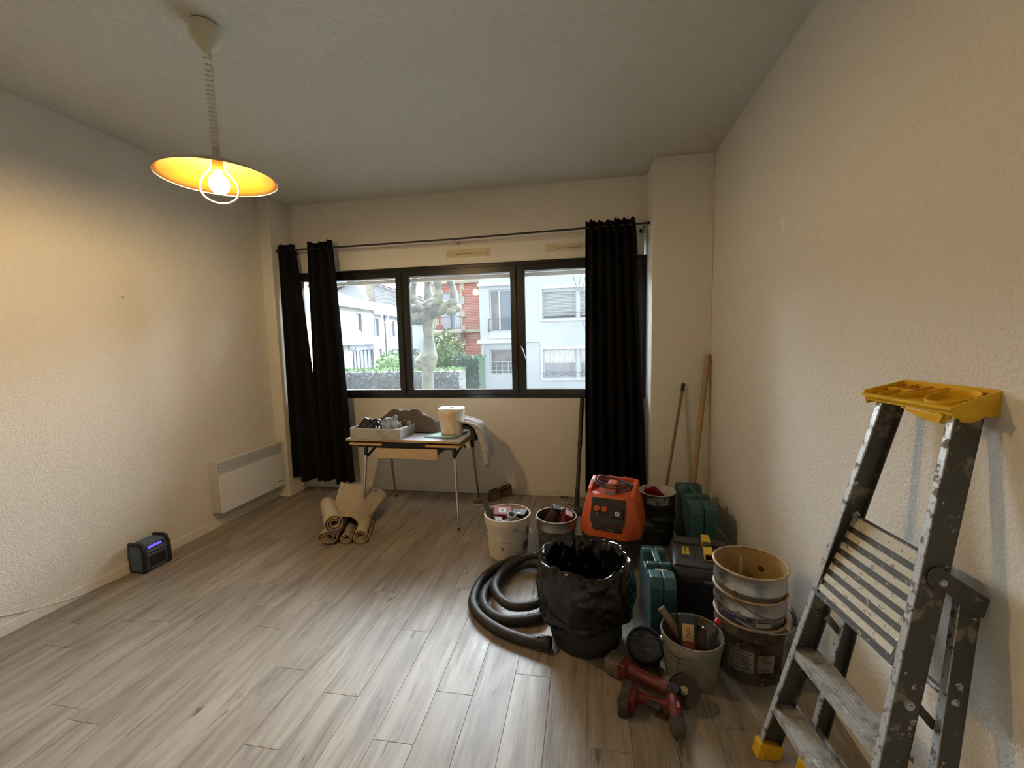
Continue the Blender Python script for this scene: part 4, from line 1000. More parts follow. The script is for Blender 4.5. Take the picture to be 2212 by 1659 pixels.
# ------------------------------------------------------------------ black bin with its bin bag
BX, BY = -.018, 2.160
bin_, RB = bucket('black_bin', 'black rubber bin wrapped in a black bin bag', (BX, BY, 0), .180, .214, .40, M['black_rub'], M['black_rub'], .008, (.05,))
tag(bin_, cat='bin')
MB().add([(0, 0, 0), (.012, .002, 0), (.012, .002, .006), (0, 0, .006)], [(0, 1, 2, 3)])
M['bag'] = mat('black_bin_bag', (0.0035, 0.0035, 0.004), .16, bump=.25, bscale=16, spec=.5)
def bagfn(u, v):
    a = 2 * PI * u; d = Vector((math.cos(a), math.sin(a), 0))
    if v < .62:
        t = v / .62; r = .222 + .030 * math.sin(PI * t * .9) + .008 * t; z = .125 + .305 * t
    elif v < .72:
        t = (v - .62) / .10; r = .240 - .035 * t; z = .430 + .018 * math.sin(PI * t)
    else:
        t = (v - .72) / .28; r = .205 - .050 * t ** .7; z = .430 - .34 * t
    q = Vector((d.x * 2.2, d.y * 2.2, z * 7))
    n1 = noise.noise(q + Vector((3, 1, 7))); n2 = abs(noise.noise(q * 2.1 + Vector((9, 2, 4)))); n3 = abs(noise.noise(q * 4.3 + Vector((1, 8, 2))))
    k = min(1, abs(v - .04) * 8)
    r += .010 * n1 + (.010 if v < .55 else .018) * (n2 - .25) + (.005 if v < .55 else .010) * (n3 - .25)
    # diagonal pulls and a twisted hem
    r += .0045 * math.sin(9 * a + 30 * z + 2 * n1) * (1 if v < .55 else .4)
    top = .026 * noise.noise(Vector((d.x * 1.7 + 5, d.y * 1.7, 1))) + .018 * noise.noise(Vector((d.x * 5, d.y * 5, 3)))
    if v > .4: z += top * min(1, (v - .4) / .2) * (1 - max(0, (v - .75) / .25))
    if v < .12: z += .035 * math.sin(a * 1 + 2.4) + .012 * math.sin(5 * a) ; r += .012 * math.sin(PI * v / .12)
    return (d.x * r, d.y * r, z)
o = MB().grid(bagfn, 168, 64, cu=True).build('bin_bag', M['bag'], smooth=24); o.location = (BX, BY, 0)
tag(o, 'open glossy black bin bag lining and draped over the bin', 'bin bag')

# ------------------------------------------------------------------ vacuum hose coiled on the floor
M['hose'] = mat('dark_grey_hose', (0.022, 0.021, 0.021), .55)
hp = [(-.215, 2.018, .034), (-.26, 2.02, .034), (-.346, 2.042, .030), (-.481, 2.096, .030), (-.62, 2.206, .030), (-.690, 2.353, .030), (-.672, 2.604, .030), (-.552, 2.795, .030), (-.40, 2.862, .030), (-.29, 2.80, .030), (-.232, 2.62, .030), (-.228, 2.42, .030), (-.245, 2.27, .034),
      (-.31, 2.205, .032), (-.47, 2.180, .030), (-.589, 2.262, .030), (-.635, 2.40, .030), (-.600, 2.56, .032), (-.50, 2.70, .036), (-.373, 2.755, .058), (-.29, 2.69, .062), (-.268, 2.52, .060), (-.272, 2.36, .066), (-.315, 2.275, .070),
      (-.432, 2.258, .062), (-.535, 2.345, .060), (-.580, 2.479, .060), (-.528, 2.66, .075), (-.41, 2.78, .085), (-.29, 2.80, .080), (-.17, 2.80, .055), (-.03, 2.76, .040), (.06, 2.70, .034)]
path = smooth_path(hp, 34)
hose = thing('vacuum_hose', 'thick dark ribbed vacuum hose coiled on the floor beside the bin', 'hose', (-.45, 2.4, 0))
MB(hose).tube(path, [.0262 + (.0014 if i % 4 < 2 else 0) for i in range(len(path))], 12).build('ribbed_tube', M['hose'], hose, smooth=60)
e0 = Vector(hp[0]); ed = (e0 - Vector(hp[2])).normalized()
mm = frame(e0 - ed * .055, (0, 0, 1), ed)
MB(hose, mm).lathe([(.027, 0), (.032, .002), (.033, .05), (.037, .055), (.037, .075), (.034, .08), (.027, .08), (.026, .03)], 24).build('coupling', M['black_pl'], hose)
for k in range(6):
    a = 2 * PI * k / 6
    MB(hose, mm @ Matrix.Rotation(a, 4, 'Z')).box(.0325, .0355, -.004, .004, .008, .048).build('coupling_rib', M['black_pl'], hose, smooth=0)

# ------------------------------------------------------------------ orange vacuum cleaner
vac = thing('vacuum_cleaner', 'orange and black workshop vacuum cleaner with a coiled cable on top', 'vacuum cleaner', (.175, 3.038, 0), -.265)
M['orange'] = mat('orange_plastic', (0.66, 0.115, 0.030), .40, col2=(.60, .10, .026), scale=10, lo=.4, hi=.7)
M['tank'] = mat('dark_grey_tank', (0.035, 0.034, 0.033), .45, col2=(.055, .05, .045), scale=8)
M['dusty_black'] = mat('dusty_black_panel', (0.018, 0.018, 0.018), .5, col2=(.05, .046, .04), scale=14, lo=.5, hi=.75)
def octo(w, f, bk, ch, z, cb=.05, n=3):
    pts = [(-w + ch, -f), (w - ch, -f), (w, -f + ch), (w, bk - cb), (w - cb, bk), (-w + cb, bk), (-w, bk - cb), (-w, -f + ch)]
    out = []
    N_ = len(pts)
    for i in range(N_):
        a, b, c = Vector(pts[i-1]), Vector(pts[i]), Vector(pts[(i+1) % N_]); q = .018
        p0 = b + (a - b).normalized() * min(q, (a - b).length * .45); p1 = b + (c - b).normalized() * min(q, (c - b).length * .45)
        for k in range(n):
            t = k / (n - 1); p = p0 * (1-t)**2 + b * 2*t*(1-t) + p1 * t*t
            out.append((p.x, p.y, z))
    return out
MB().loft([octo(.160, .150, .165, .05, .145), octo(.168, .160, .172, .055, .170), octo(.176, .170, .178, .06, .28), octo(.182, .178, .182, .065, .345)]).build('tank', M['tank'], vac, smooth=40)
MB().loft([octo(.186, .180, .185, .066, .335), octo(.188, .182, .186, .068, .352), octo(.178, .166, .178, .062, .45), octo(.160, .138, .165, .055, .545), octo(.146, .116, .155, .05, .595), octo(.138, .106, .150, .045, .607)]).build('head', M['orange'], vac, smooth=40)
hd = [o for o in vac.children if o.name.startswith('head')][0]
for s in (-1, 1):
    b = MB(); pr = [(-.085, .600), (-.06, .625), (.02, .662), (.075, .672), (.10, .665), (.13, .60)]
    b.prism(pr, s * .135 - .013, s * .135 + .013, 'x'); b.build('side_grip', M['orange'], hd, smooth=0, bevel=.007, seg=3)
MB().prism([(-.135, .60), (-.135, .655), (-.10, .66), (.10, .66), (.135, .655), (.135, .60)], .112, .138, 'y').build('rear_grip', M['orange'], hd, smooth=0, bevel=.006)
br = MB(); br.prism([(-.095, .60), (-.080, .632), (-.03, .668), (.03, .672), (.06, .60)], -.028, .030, 'x'); br.build('cable_bridge', M['orange'], hd, smooth=0, bevel=.006)
MB().prism([(-.100, .603), (-.092, .622), (-.062, .640), (-.06, .603)], -.029, .025, 'x').build('bridge_clip', mat('grey_blue_pl', (.16, .19, .22), .4), hd, smooth=0, bevel=.003)
# cable loops
for k, (rx, ry, z, dx) in enumerate(((.112, .075, .628, 0), (.104, .068, .640, .004), (.118, .080, .650, -.004), (.100, .064, .662, 0))):
    pts = [(dx + rx * math.cos(a) * (1 + .04 * math.sin(3 * a + k)), .012 + ry * math.sin(a), z + .008 * math.sin(2 * a + k) + .016 * max(0, -math.cos(a))) for a in [2*PI*i/40 for i in range(40)]]
    MB().tube(pts, .0052, 8, closed=True).build('coiled_cable', mat('dark_cable', (.045, .05, .058), .45) if k == 0 else bpy.data.materials['dark_cable'], vac)
pf = frame((0, -.1495, .512), (1, 0, 0), (0, -.94, .36))       # sloped front of the head
MB(at=pf).prism([(x, y) for x, y, z in rrect(0, 0, .104, .084, .012, 0)], -.020, .0065, 'z').build('control_panel', M['dusty_black'], vac, smooth=0, bevel=.003)
for kx in (-.066, -.018):
    kn = MB(at=pf @ Matrix.Translation((kx, .010, .006))).lathe([(.0005, .014), (.016, .013), (.019, .009), (.020, 0)], 24).build('knob', M['orange'], vac)
    MB(at=pf @ Matrix.Translation((kx, .010, .006)) @ Matrix.Rotation(.6 if kx < -.05 else 0, 4, 'Z')).box(-.004, .004, -.016, .016, .012, .022).build('knob_grip', M['orange'], kn, smooth=0, bevel=.003)
MB(at=pf @ Matrix.Translation((-.062, -.022, .006))).cyl(.004, .004, 0, .002, 10).build('panel_dot', M['white_pl'], vac)
sk = MB(at=pf @ Matrix.Translation((.056, -.002, .006))).prism([(x, y) for x, y, z in rrect(0, 0, .034, .034, .008, 0)], 0, .014, 'z').build('power_socket', M['black_pl'], vac, smooth=0, bevel=.004)
MB(at=pf @ Matrix.Translation((.060, -.008, .020))).box(-.0125, .0125, -.0125, .0125, 0, .0008).build('socket_label', M['paper_lbl'], sk, smooth=0)
MB(at=pf @ Matrix.Translation((.060, -.008, .0208))).ball((0, 0, 0), .004, 8, 6, (1, 1, .15)).build('socket_symbol', M['ink'], sk)
lf = frame((0, -.1765, .402), (1, 0, 0), (0, -.985, .16))
ls = MB(at=lf).prism([(-.094, .022), (.092, .022), (.088, -.020), (-.086, -.016)], -.012, .0045, 'z').build('lower_strip', M['dusty_black'], vac, smooth=0, bevel=.003)
MB(at=lf).box(.0, .036, -.008, -.001, .0045, .0052).build('badge', mat('grey_badge', (.32, .31, .30), .5), ls, smooth=0)
MB(at=lf @ Matrix.Translation((.062, -.006, .0045))).lathe([(.008, 0), (.008, .003), (.005, .003), (.005, 0)], 16).build('port', M['dark_gap'], ls)
inl = frame((-.012, -.174, .298), (1, 0, 0), (0, -1, .05))
MB(at=inl).lathe([(.024, -.01), (.034, -.01), (.036, .022), (.031, .028), (.024, .028), (.023, -.005), (.0005, -.005)], 28).build('hose_inlet', M['black_pl'], vac)
for x, y in ((-.13, -.11), (.13, -.11)):
    MB(at=TR((x, y, .143), 0, 0, PI/2)).cyl(.028, .028, -.012, .012, 18).build('caster', M['black_rub'], vac)
for s in (-1, 1):
    MB(at=TR((s * .17, .11, .190), 0, 0, PI/2)).cyl(.075, .075, -.016, .016, 28).build('rear_wheel', M['black_rub'], vac)
for o in [c for c in vac.children] + [g for c in vac.children for g in c.children]:
    o.data.transform(Matrix.Translation((0, 0, -.115)) @ Matrix.Diagonal((1.12, 1.12, 1, 1)))
# vacuum tube with floor nozzle, leaning on the wall
vt = thing('vacuum_tube', 'black vacuum tube with a floor nozzle leaning on the wall beside the curtain', 'vacuum tube', (-.094, 3.76, 0))
a0, a1 = Vector((-.105, 3.775, .05)), Vector((-.052, 4.135, 1.0)); dd = a1 - a0
M['tube'] = mat('scuffed_dark_tube', (.05, .047, .042), .4, .4, col2=(.03, .03, .03), scale=9)
MB(vt).tube([a0, a0 + dd * .16], [.022, .021], 14).build('lower_sleeve', M['black_pl'], vt)
MB(vt).tube([a0 + dd * .15, a0 + dd * .56], .0185, 14).build('tube', M['tube'], vt)
MB(vt).tube([a0 + dd * .54, a0 + dd * .62], .0215, 14).build('lock_sleeve', M['tube'], vt)
MB(vt).tube([a0 + dd * .60, a1], [.0195, .021], 14).build('tube', M['black_pl'], vt)
b = MB(vt); nzr = lambda hx, hy, z: [(x - .045, y + 3.745, z) for x, y, _ in rrect(0, 0, hx, hy, .02, 0)]
b.loft([nzr(.115, .036, .002), nzr(.115, .036, .022), nzr(.06, .030, .045), nzr(.03, .026, .055)])
b.build('floor_nozzle', M['black_pl'], vt, smooth=40)
# handles leaning in the corner
stick_t = thing('broom_handle', 'thin wooden broom handle with a dark tip leaning on the pier', 'handle', (.572, 3.53, 0))
p0, p1 = Vector((.572, 3.530, .0)), Vector((.798, 3.786, 1.178))
M['red_wood'] = mat('reddish_wood', (.27, .14, .06), .55, col2=(.21, .105, .045), scale=8, stretch=(20, 20, 1))
MB(stick_t).tube([p0, p0 + (p1 - p0) * .955], .0115, 12).build('shaft', M['red_wood'], stick_t)
MB(stick_t).tube([p0 + (p1 - p0) * .945, p1], .0135, 12).build('tip', M['black_pl'], stick_t)
o = MB().tube([(0, 0, 0), (.165, .155, 1.41), (.166, .156, 1.42)], [.0235, .0205, .017], 14).build('wooden_pole', mat('pale_wood_pole', (.42, .29, .15), .6, col2=(.34, .22, .11), scale=8, stretch=(20, 20, 1)))
o.location = (.818, 3.612, 0); tag(o, 'thick pale wooden pole leaning in the corner of the pier', 'pole')

# ------------------------------------------------------------------ tool cases
M['teal'] = mat('dusty_teal_plastic', (0.022, 0.082, 0.092), .45, col2=(.045, .135, .155), scale=7, lo=.45, hi=.7, col3=(.15, .21, .23), scale3=18, lo3=.58, hi3=.78, detail=6)
M['teal_dark'] = mat('dusty_teal_latch', (0.05, 0.10, 0.10), .55, col2=(.15, .16, .15), scale=30)
def tool_case(label, loc, th, ln, h, rz, lab=False):
    t = thing('tool_case', label, 'tool case', loc, rz)
    k = ln / .395
    top = [(0, h-.065), (.010, h-.034), (.030, h-.018), (.092*k, h-.010), (.098*k, h-.036), (.128*k, h-.036), (.134*k, h-.002), (.160*k, h), (.172*k, h-.012), (.182*k, h-.062), (.276*k, h-.062), (.288*k, h-.012), (.298*k, h), (.322*k, h-.002), (.328*k, h-.034), (.352*k, h-.034), (.358*k, h-.010), (.378*k, h-.022), (.392*k, h-.050), (.395*k, h-.08)]
    bot = [(.395*k, .02), (.390*k, 0), (.008, 0), (0, .02)]
    for s in (-1, 1):
        b = MB(); b.prism(top + bot, s * .001, s * th/2, 'x'); b.build('shell', M['teal'], t, smooth=0, bevel=.008, seg=3)
    MB().prism([(.158*k, h-.02), (.165*k, h-.002), (.292*k, h-.002), (.300*k, h-.02), (.285*k, h-.022), (.276*k, h-.016), (.182*k, h-.016), (.172*k, h-.022)], -.017, .017, 'x').build('handle', M['teal'], t, smooth=0, bevel=.004)
    for ya, yb in ((.099*k, .127*k), (.329*k, .351*k)):
        MB().box(-th*.28, th*.36, ya + .003, yb - .003, h-.036, h-.024).build('latch', M['teal_dark'], t, smooth=0, bevel=.003)
    if lab:
        MB().box(-.024, .022, .101*k, .125*k, h-.024, h-.0232).build('paper_label', M['paper_lbl'], t, smooth=0)
        MB().box(.026, .034, .101*k, .125*k, h-.024, h-.0232).build('paper_label', M['paper_lbl'], t, smooth=0)
    return t
tool_case('dusty teal tool case standing upright beside the bin', (.374, 2.137, 0), .128, .395, .366, 0.02, True)
tool_case('larger dusty teal tool case standing against the wall behind the black toolbox', (.782, 2.985, 0), .172, .56, .425, 0.01)

tbx = thing('toolbox', 'black toolbox with yellow latches and label behind the stacked pails', 'toolbox', (.655, 2.565, 0), -.16)
M['box_blk'] = mat('dusty_black_toolbox', (.030, .031, .036), .5, col2=(.055, .055, .06), scale=16, lo=.5, hi=.75)
MB().loft([[(x, y, z) for x, y, z in rrect(0, 0, .150, .185, .02, 0)], rrect(0, 0, .160, .195, .02, .20), rrect(0, 0, .163, .198, .02, .215)]).build('body', M['box_blk'], tbx, smooth=40)
MB().loft([rrect(0, 0, .170, .205, .022, .212), rrect(0, 0, .170, .205, .022, .245), rrect(0, 0, .160, .192, .03, .285), rrect(0, 0, .152, .182, .03, .292)]).build('lid', M['box_blk'], tbx, smooth=40)
for (a, b_, c, d) in ((-.150, .150, -.185, -.095), (-.150, .150, .100, .185)):
    MB().box(a, b_, c, d, .288, .303).build('lid_rib', M['box_blk'], tbx, smooth=0, bevel=.006)
MB().box(-.125, -.035, -.080, .085, .289, .296).build('label_field', M['box_blk'], tbx, smooth=0, bevel=.002)
ylb = MB().box(-.108, -.062, -.052, .058, .296, .2968).build('label', M['ink'], tbx, smooth=0)
M['yel_lbl'] = mat('yellow_label', (.52, .42, .04), .5, col2=(.22, .17, .03), scale=60, lo=.5, hi=.6)
MB().box(-.105, -.088, -.046, .052, .2968, .2974).build('label_stripe', M['yel_lbl'], ylb, smooth=0)
MB().box(-.082, -.065, -.046, .052, .2968, .2974).build('label_stripe', M['yel_lbl'], ylb, smooth=0)
for y in (-.050, .115):
    b = MB(); w = .020
    b.box(.012, .018, y - .05, y + .045, .285, .335); b.box(.052, .058, y - .05, y + .045, .285, .335); b.box(.012, .058, y + .036, y + .045, .285, .335); b.box(.012, .058, y - .05, y + .045, .332, .340)
    b.box(.012, .058, y - .05, y - .044, .285, .305)
    b.build('yellow_latch', mat('latch_yellow', (.62, .40, .03), .45) if y < 0 else bpy.data.materials['latch_yellow'], tbx, smooth=0, bevel=.003)
MB().box(.020, .050, .02, .15, .300, .336).build('carry_handle', M['box_blk'], tbx, smooth=0, bevel=.006)
MB().box(.075, .135, -.080, .085, .2895, .2925).build('lid_recess', M['dark_gap'], tbx, smooth=0)
MB().box(-.02, .10, -.212, -.200, .205, .260).build('front_latch', M['box_blk'], tbx, smooth=0, bevel=.003)
MB().box(.0, .085, -.2135, -.211, .226, .240).build('latch_plate', mat('pale_scuff', (.22, .22, .22), .5), tbx, smooth=0)

# ------------------------------------------------------------------ red cordless tools on the floor
M['red_tool'] = mat('red_tool_plastic', (.13, .009, .009), .5, col2=(.055, .010, .009), scale=16, lo=.45, hi=.62)
M['dirty_black'] = mat('dirty_black_plastic', (.030, .027, .023), .65, col2=(.12, .10, .075), scale=16, lo=.5, hi=.68, detail=6)
gr = thing('angle_grinder', 'red cordless angle grinder with a black cutting disc on the floor', 'angle grinder', (.26, 1.84, 0))
g0, g1 = Vector((.135, 1.905, .050)), Vector((.335, 1.775, .062)); gd = (g1 - g0).normalized()
gm = frame(g0, (0, 0, 1), gd)
MB(gr, gm).prism([(x, y) for x, y, z in rrect(0, 0, .036, .042, .010, 0)], -.052, .020, 'z').build('battery', mat('dirty_grey_battery', (.15, .12, .09), .7, col2=(.07, .055, .04), scale=12, detail=6), gr, smooth=0, bevel=.006)
MB(gr, gm).prism([(x, y) for x, y, z in rrect(.004, 0, .034, .040, .010, 0)], .018, .055, 'z').build('battery_seat', M['red_tool'], gr, smooth=0, bevel=.005)
MB(gr).tube([g0 + gd * .05, g0 + gd * .09, g0 + gd * .14, g0 + gd * .19, g1 + gd * .01], [.034, .028, .026, .029, .032], 16).build('motor_body', M['red_tool'], gr, smooth=50)
MB(gr).tube([g0 + gd * .09 - Vector((0, 0, .024)), g0 + gd * .15 - Vector((0, 0, .025))], [.010, .010], 8).build('trigger', M['black_pl'], gr)
MB(gr).tube([g1, g1 + gd * .045], [.033, .028], 14).build('gear_head', M['black_pl'], gr)
dc = Vector((.398, 1.772, .070)); dn = Vector((-.30, -.50, .80)).normalized()
dm = frame(dc, (1, 0, 0), dn)
MB(gr, dm).lathe([(.0005, .000), (.062, 0), (.0625, .0015), (.062, .003), (.026, .003), (.022, .001), (.0005, .001)], 44).build('cutting_disc', mat('black_disc', (.016, .014, .014), .75, col2=(.03, .026, .024), scale=30), gr, smooth=30)
MB(gr, dm).lathe([(.0005, .007), (.009, .007), (.010, .004), (.017, .004), (.018, .002)], 24).build('flange_nut', mat('dull_brass_steel', (.26, .23, .17), .45, .7), gr, smooth=30)
b = MB(gr, dm); n = 26
def guard(u, v):
    a = 1.5 + 3.3 * u
    rr, zz = ((.060, -.012), (.068, -.011), (.069, .006), (.066, .008))[int(round(v * 3))]
    return (rr * math.cos(a), rr * math.sin(a), zz)
b.grid(guard, n, 4); b.build('disc_guard', mat('worn_guard', (.12, .10, .085), .5, .5), gr, smooth=40, solid=.002)
MB(gr, dm).lathe([(.024, -.035), (.027, -.030), (.027, -.002), (.0005, -.002)], 20).build('spindle_housing', M['black_pl'], gr)

dr = thing('cordless_drill', 'red and black cordless drill lying on its side in front of the grinder', 'drill', (.26, 1.68, 0))
bd = Vector((-.045, -1, -.10)).normalized(); hc = Vector((.345, 1.700, .045))
MB(dr).tube([hc - bd * .075, hc - bd * .06, hc, hc + bd * .035, hc + bd * .050], [.022, .031, .033, .030, .024], 18).build('motor_housing', M['red_tool'], dr, smooth=50)
MB(dr).tube([hc + bd * .048, hc + bd * .056, hc + bd * .085, hc + bd * .115, hc + bd * .125], [.026, .032, .033, .022, .011], 18).build('chuck', M['dirty_black'], dr, smooth=40)
for k in range(3):
    pass
MB(dr).tube([hc + bd * .122, hc + bd * .165, hc + bd * .185], [.0058, .0050, .003], 8).build('drill_bit', mat('dark_bit', (.10, .075, .05), .4, .7), dr)
hn = Vector((.20, 1.745, .042))
hm = (hn - hc).normalized()
MB(dr).tube([hc + hm * .02, hc + hm * .06, hc + hm * .11, hn], [.024, .021, .020, .024], 14).build('handle', M['red_tool'], dr, smooth=50)
MB(dr).tube([hc + hm * .045 + Vector((-.01, -.02, 0)), hc + hm * .10 + Vector((-.008, -.014, 0))], [.017, .016], 12).build('grip', M['black_pl'], dr, smooth=50)
MB(dr).ball(hc + hm * .035 + bd * .028, .013, 10, 8, (1, 1.4, 1)).build('trigger', M['black_pl'], dr)
MB(dr, frame(hc + Vector((0.012, -.01, .030)), (0, -1, 0), (.2, -.2, 1))).box(-.010, .012, -.0045, .0045, .0, .003).build('lettering', mat('pink_mark', (.52, .22, .22), .5), dr, smooth=0)
bm_ = frame(hn, Vector((-.10, -1, 0)), hm)
MB(dr, bm_).prism([(x, y) for x, y, z in rrect(.024, 0, .050, .034, .008, 0)], -.004, .022, 'z').build('battery_seat', M['red_tool'], dr, smooth=0, bevel=.004)
MB(dr, bm_).prism([(x, y) for x, y, z in rrect(.028, 0, .066, .037, .008, 0)], .020, .062, 'z').build('battery', M['dirty_black'], dr, smooth=0, bevel=.006)

sn = thing('sanding_head', 'black round sanding head with a scuffed rimmed face beside the mortar bucket', 'sander', (.268, 2.00, 0))
sd = Vector((-.12, -.42, .90)).normalized(); scn = Vector((.266, 2.005, .090)); sm = frame(scn, (1, 0, 0), sd)
MB(sn, sm).lathe([(.0005, 0), (.072, 0), (.075, .002), (.077, .012), (.085, .012), (.088, .005), (.088, -.016), (.078, -.026), (.04, -.028)], 40).build('rimmed_plate', M['black_rub'], sn, smooth=40)
MB(sn, sm).lathe([(.0005, .0035), (.071, .0035), (.072, .001)], 40).build('face_pad', mat('scuffed_pad', (.035, .037, .045), .55, col2=(.12, .13, .16), scale=18, stretch=(1, 6, 1), lo=.52, hi=.62, detail=6), sn, smooth=40)
MB(sn).tube([scn - sd * .02, scn - sd * .05, Vector((.285, 1.995, .028)), Vector((.335, 1.985, .026))], [.034, .034, .028, .022], 14).build('motor_body', M['black_pl'], sn, smooth=50)
MB(sn).box(.235, .315, 1.975, 2.035, .0, .022).build('base_block', M['black_pl'], sn, smooth=0, bevel=.006)
o = MB().tube([p - Vector((.37, 1.985, 0)) for p in smooth_path([(.30, 2.00, .012), (.33, 1.90, .006), (.36, 1.86, .006), (.345, 1.82, .006), (.30, 1.86, .006)], 8)], .0035, 6).build('tool_cable', M['black_rub']); o.location = (.37, 1.985, 0)
tag(o, 'short black cable on the floor below the sanding head', 'cable')
o = MB().tube(smooth_path([(-.035, 0, .006), (-.01, .012, .010), (.02, -.006, .006), (.045, .008, .014), (.03, .014, .006), (-.02, -.008, .008)], 6), .005, 6).build('dust_clump', mat('dust', (.09, .065, .045), .95)); o.location = (-.241, 4.14, 0)
tag(o, 'small dark clump of dust on the floor by the back wall', 'dust')

# ------------------------------------------------------------------ outside: street, houses, trees, hedges
GZ = -0.9
tag(MB().box(-60, 40, 4.7, 90, GZ - .3, GZ).build('ground', mat('asphalt', (.10, .105, .11), .9, col2=(.12, .12, .12), scale=2), smooth=0), kind='structure')
M['render_w'] = mat('white_house_render', (.30, .315, .32), .9, col2=(.275, .29, .295), scale=.8, lo=.4, hi=.7)
M['trim_w'] = mat('white_trim', (.36, .37, .37), .8)
M['cream'] = mat('cream_house_render', (.24, .24, .22), .9, col2=(.215, .215, .195), scale=.7, lo=.4, hi=.7)
M['blue_w'] = mat('pale_blue_render', (.22, .235, .265), .9)
M['house_glass'] = mat('house_window', (.10, .12, .14), .12, spec=.6)
M['dark_win'] = mat('curtained_window', (.14, .125, .12), .35, col2=(.09, .085, .085), scale=3, lo=.45, hi=.6)
M['lace'] = mat('lace_curtain', (.27, .27, .27), .9, col2=(.17, .17, .18), scale=3, stretch=(8, 1, .5), lo=.45, hi=.6)
M['blind'] = mat('grey_roller_blind', (.24, .255, .24), .7)
M['rail'] = mat('dark_railing', (.06, .06, .065), .6)
M['stone'] = mat('cream_stone', (.30, .265, .20), .85, col2=(.26, .23, .17), scale=3)
M['tiles'] = mat('clay_roof_tiles', (.075, .045, .04), .85, col2=(.10, .08, .075), scale=9, lo=.45, hi=.62, detail=6)
m = bpy.data.materials.new('red_brick'); m.use_nodes = True
nt = m.node_tree; bt_ = nt.nodes.new('ShaderNodeTexBrick'); tc = nt.nodes.new('ShaderNodeTexCoord'); mp = nt.nodes.new('ShaderNodeMapping')
mp.inputs['Rotation'].default_value = (PI/2, 0, 0)
bt_.inputs['Color1'].default_value = (.30, .070, .036, 1); bt_.inputs['Color2'].default_value = (.21, .055, .034, 1); bt_.inputs['Mortar'].default_value = (.27, .21, .17, 1)
bt_.inputs['Scale'].default_value = 1.0; bt_.inputs['Brick Width'].default_value = .24; bt_.inputs['Row Height'].default_value = .075; bt_.inputs['Mortar Size'].default_value = .010
nt.links.new(tc.outputs['Object'], mp.inputs['Vector']); nt.links.new(mp.outputs[0], bt_.inputs['Vector'])
nt.links.new(bt_.outputs['Color'], nt.nodes['Principled BSDF'].inputs['Base Color']); nt.nodes['Principled BSDF'].inputs['Roughness'].default_value = .9
M['brick'] = m

def facade(b, x0, x1, z0, z1, holes, th=.25, y=0.0):
    xs = sorted({x0, x1, *[h[0] for h in holes], *[h[1] for h in holes]}); zs = sorted({z0, z1, *[h[2] for h in holes], *[h[3] for h in holes]})
    for xa, xb in zip(xs[:-1], xs[1:]):
        for za, zb in zip(zs[:-1], zs[1:]):
            cx, cz = (xa + xb) / 2, (za + zb) / 2
            if not any(h[0] < cx < h[1] and h[2] < cz < h[3] for h in holes): b.box(xa, xb, y, y + th, za, zb)
def ringbox(b, h, w, y0, y1):
    x0, x1, z0, z1 = h
    b.box(x0 - w, x1 + w, y0, y1, z1, z1 + w); b.box(x0 - w, x1 + w, y0, y1, z0 - w, z0); b.box(x0 - w, x0, y0, y1, z0, z1); b.box(x1, x1 + w, y0, y1, z0, z1)

# white apartment block across the street
wa = thing('apartment_block', 'white rendered apartment block across the street with roller blinds', 'building', (0, 18, GZ))
I = Matrix.Identity(4)
FA = Matrix.Translation((0, 18, 0))
C_ = (-4.115, -2.85, 1.97, 3.74); D_ = (-4.17, -2.85, .13, 1.244); A_ = (-1.822, -.43, 2.43, 3.655); B_ = (-1.825, -.446, -.01, 1.197)
A2 = (-.30, 1.1, 2.43, 3.655); B2 = (-.31, 1.1, -.01, 1.197)
b = MB(wa, FA); facade(b, -4.55, -2.57, GZ, 5.4, [C_, D_]); b.box(-4.55, -2.57, .24, 8, GZ, 5.4); b.build('left_bay_wall', M['render_w'], wa, smooth=0)
b = MB(wa, FA); facade(b, -2.57, 9, GZ, 5.4, [A_, B_, A2, B2], y=-.30, th=.5); b.box(-2.57, 9, .20, 8, GZ, 5.4); b.build('main_wall', M['render_w'], wa, smooth=0)
MB(wa, FA).box(-4.66, -2.5, -.14, 0, 1.49, 1.63).build('string_course', M['trim_w'], wa, smooth=0)
MB(wa, FA).box(-4.60, -2.5, -.12, 0, 3.90, 4.02).build('string_course', M['trim_w'], wa, smooth=0)
MB(wa, FA).box(-4.115, -2.85, -.02, .02, 1.69, 1.965).build('apron_panel', M['trim_w'], wa, smooth=0)
MB(wa, FA).tube([(-4.44, -.06, GZ), (-4.44, -.06, 1.2), (-4.40, -.08, 1.45)], .035, 8).build('down_pipe', M['trim_w'], wa)
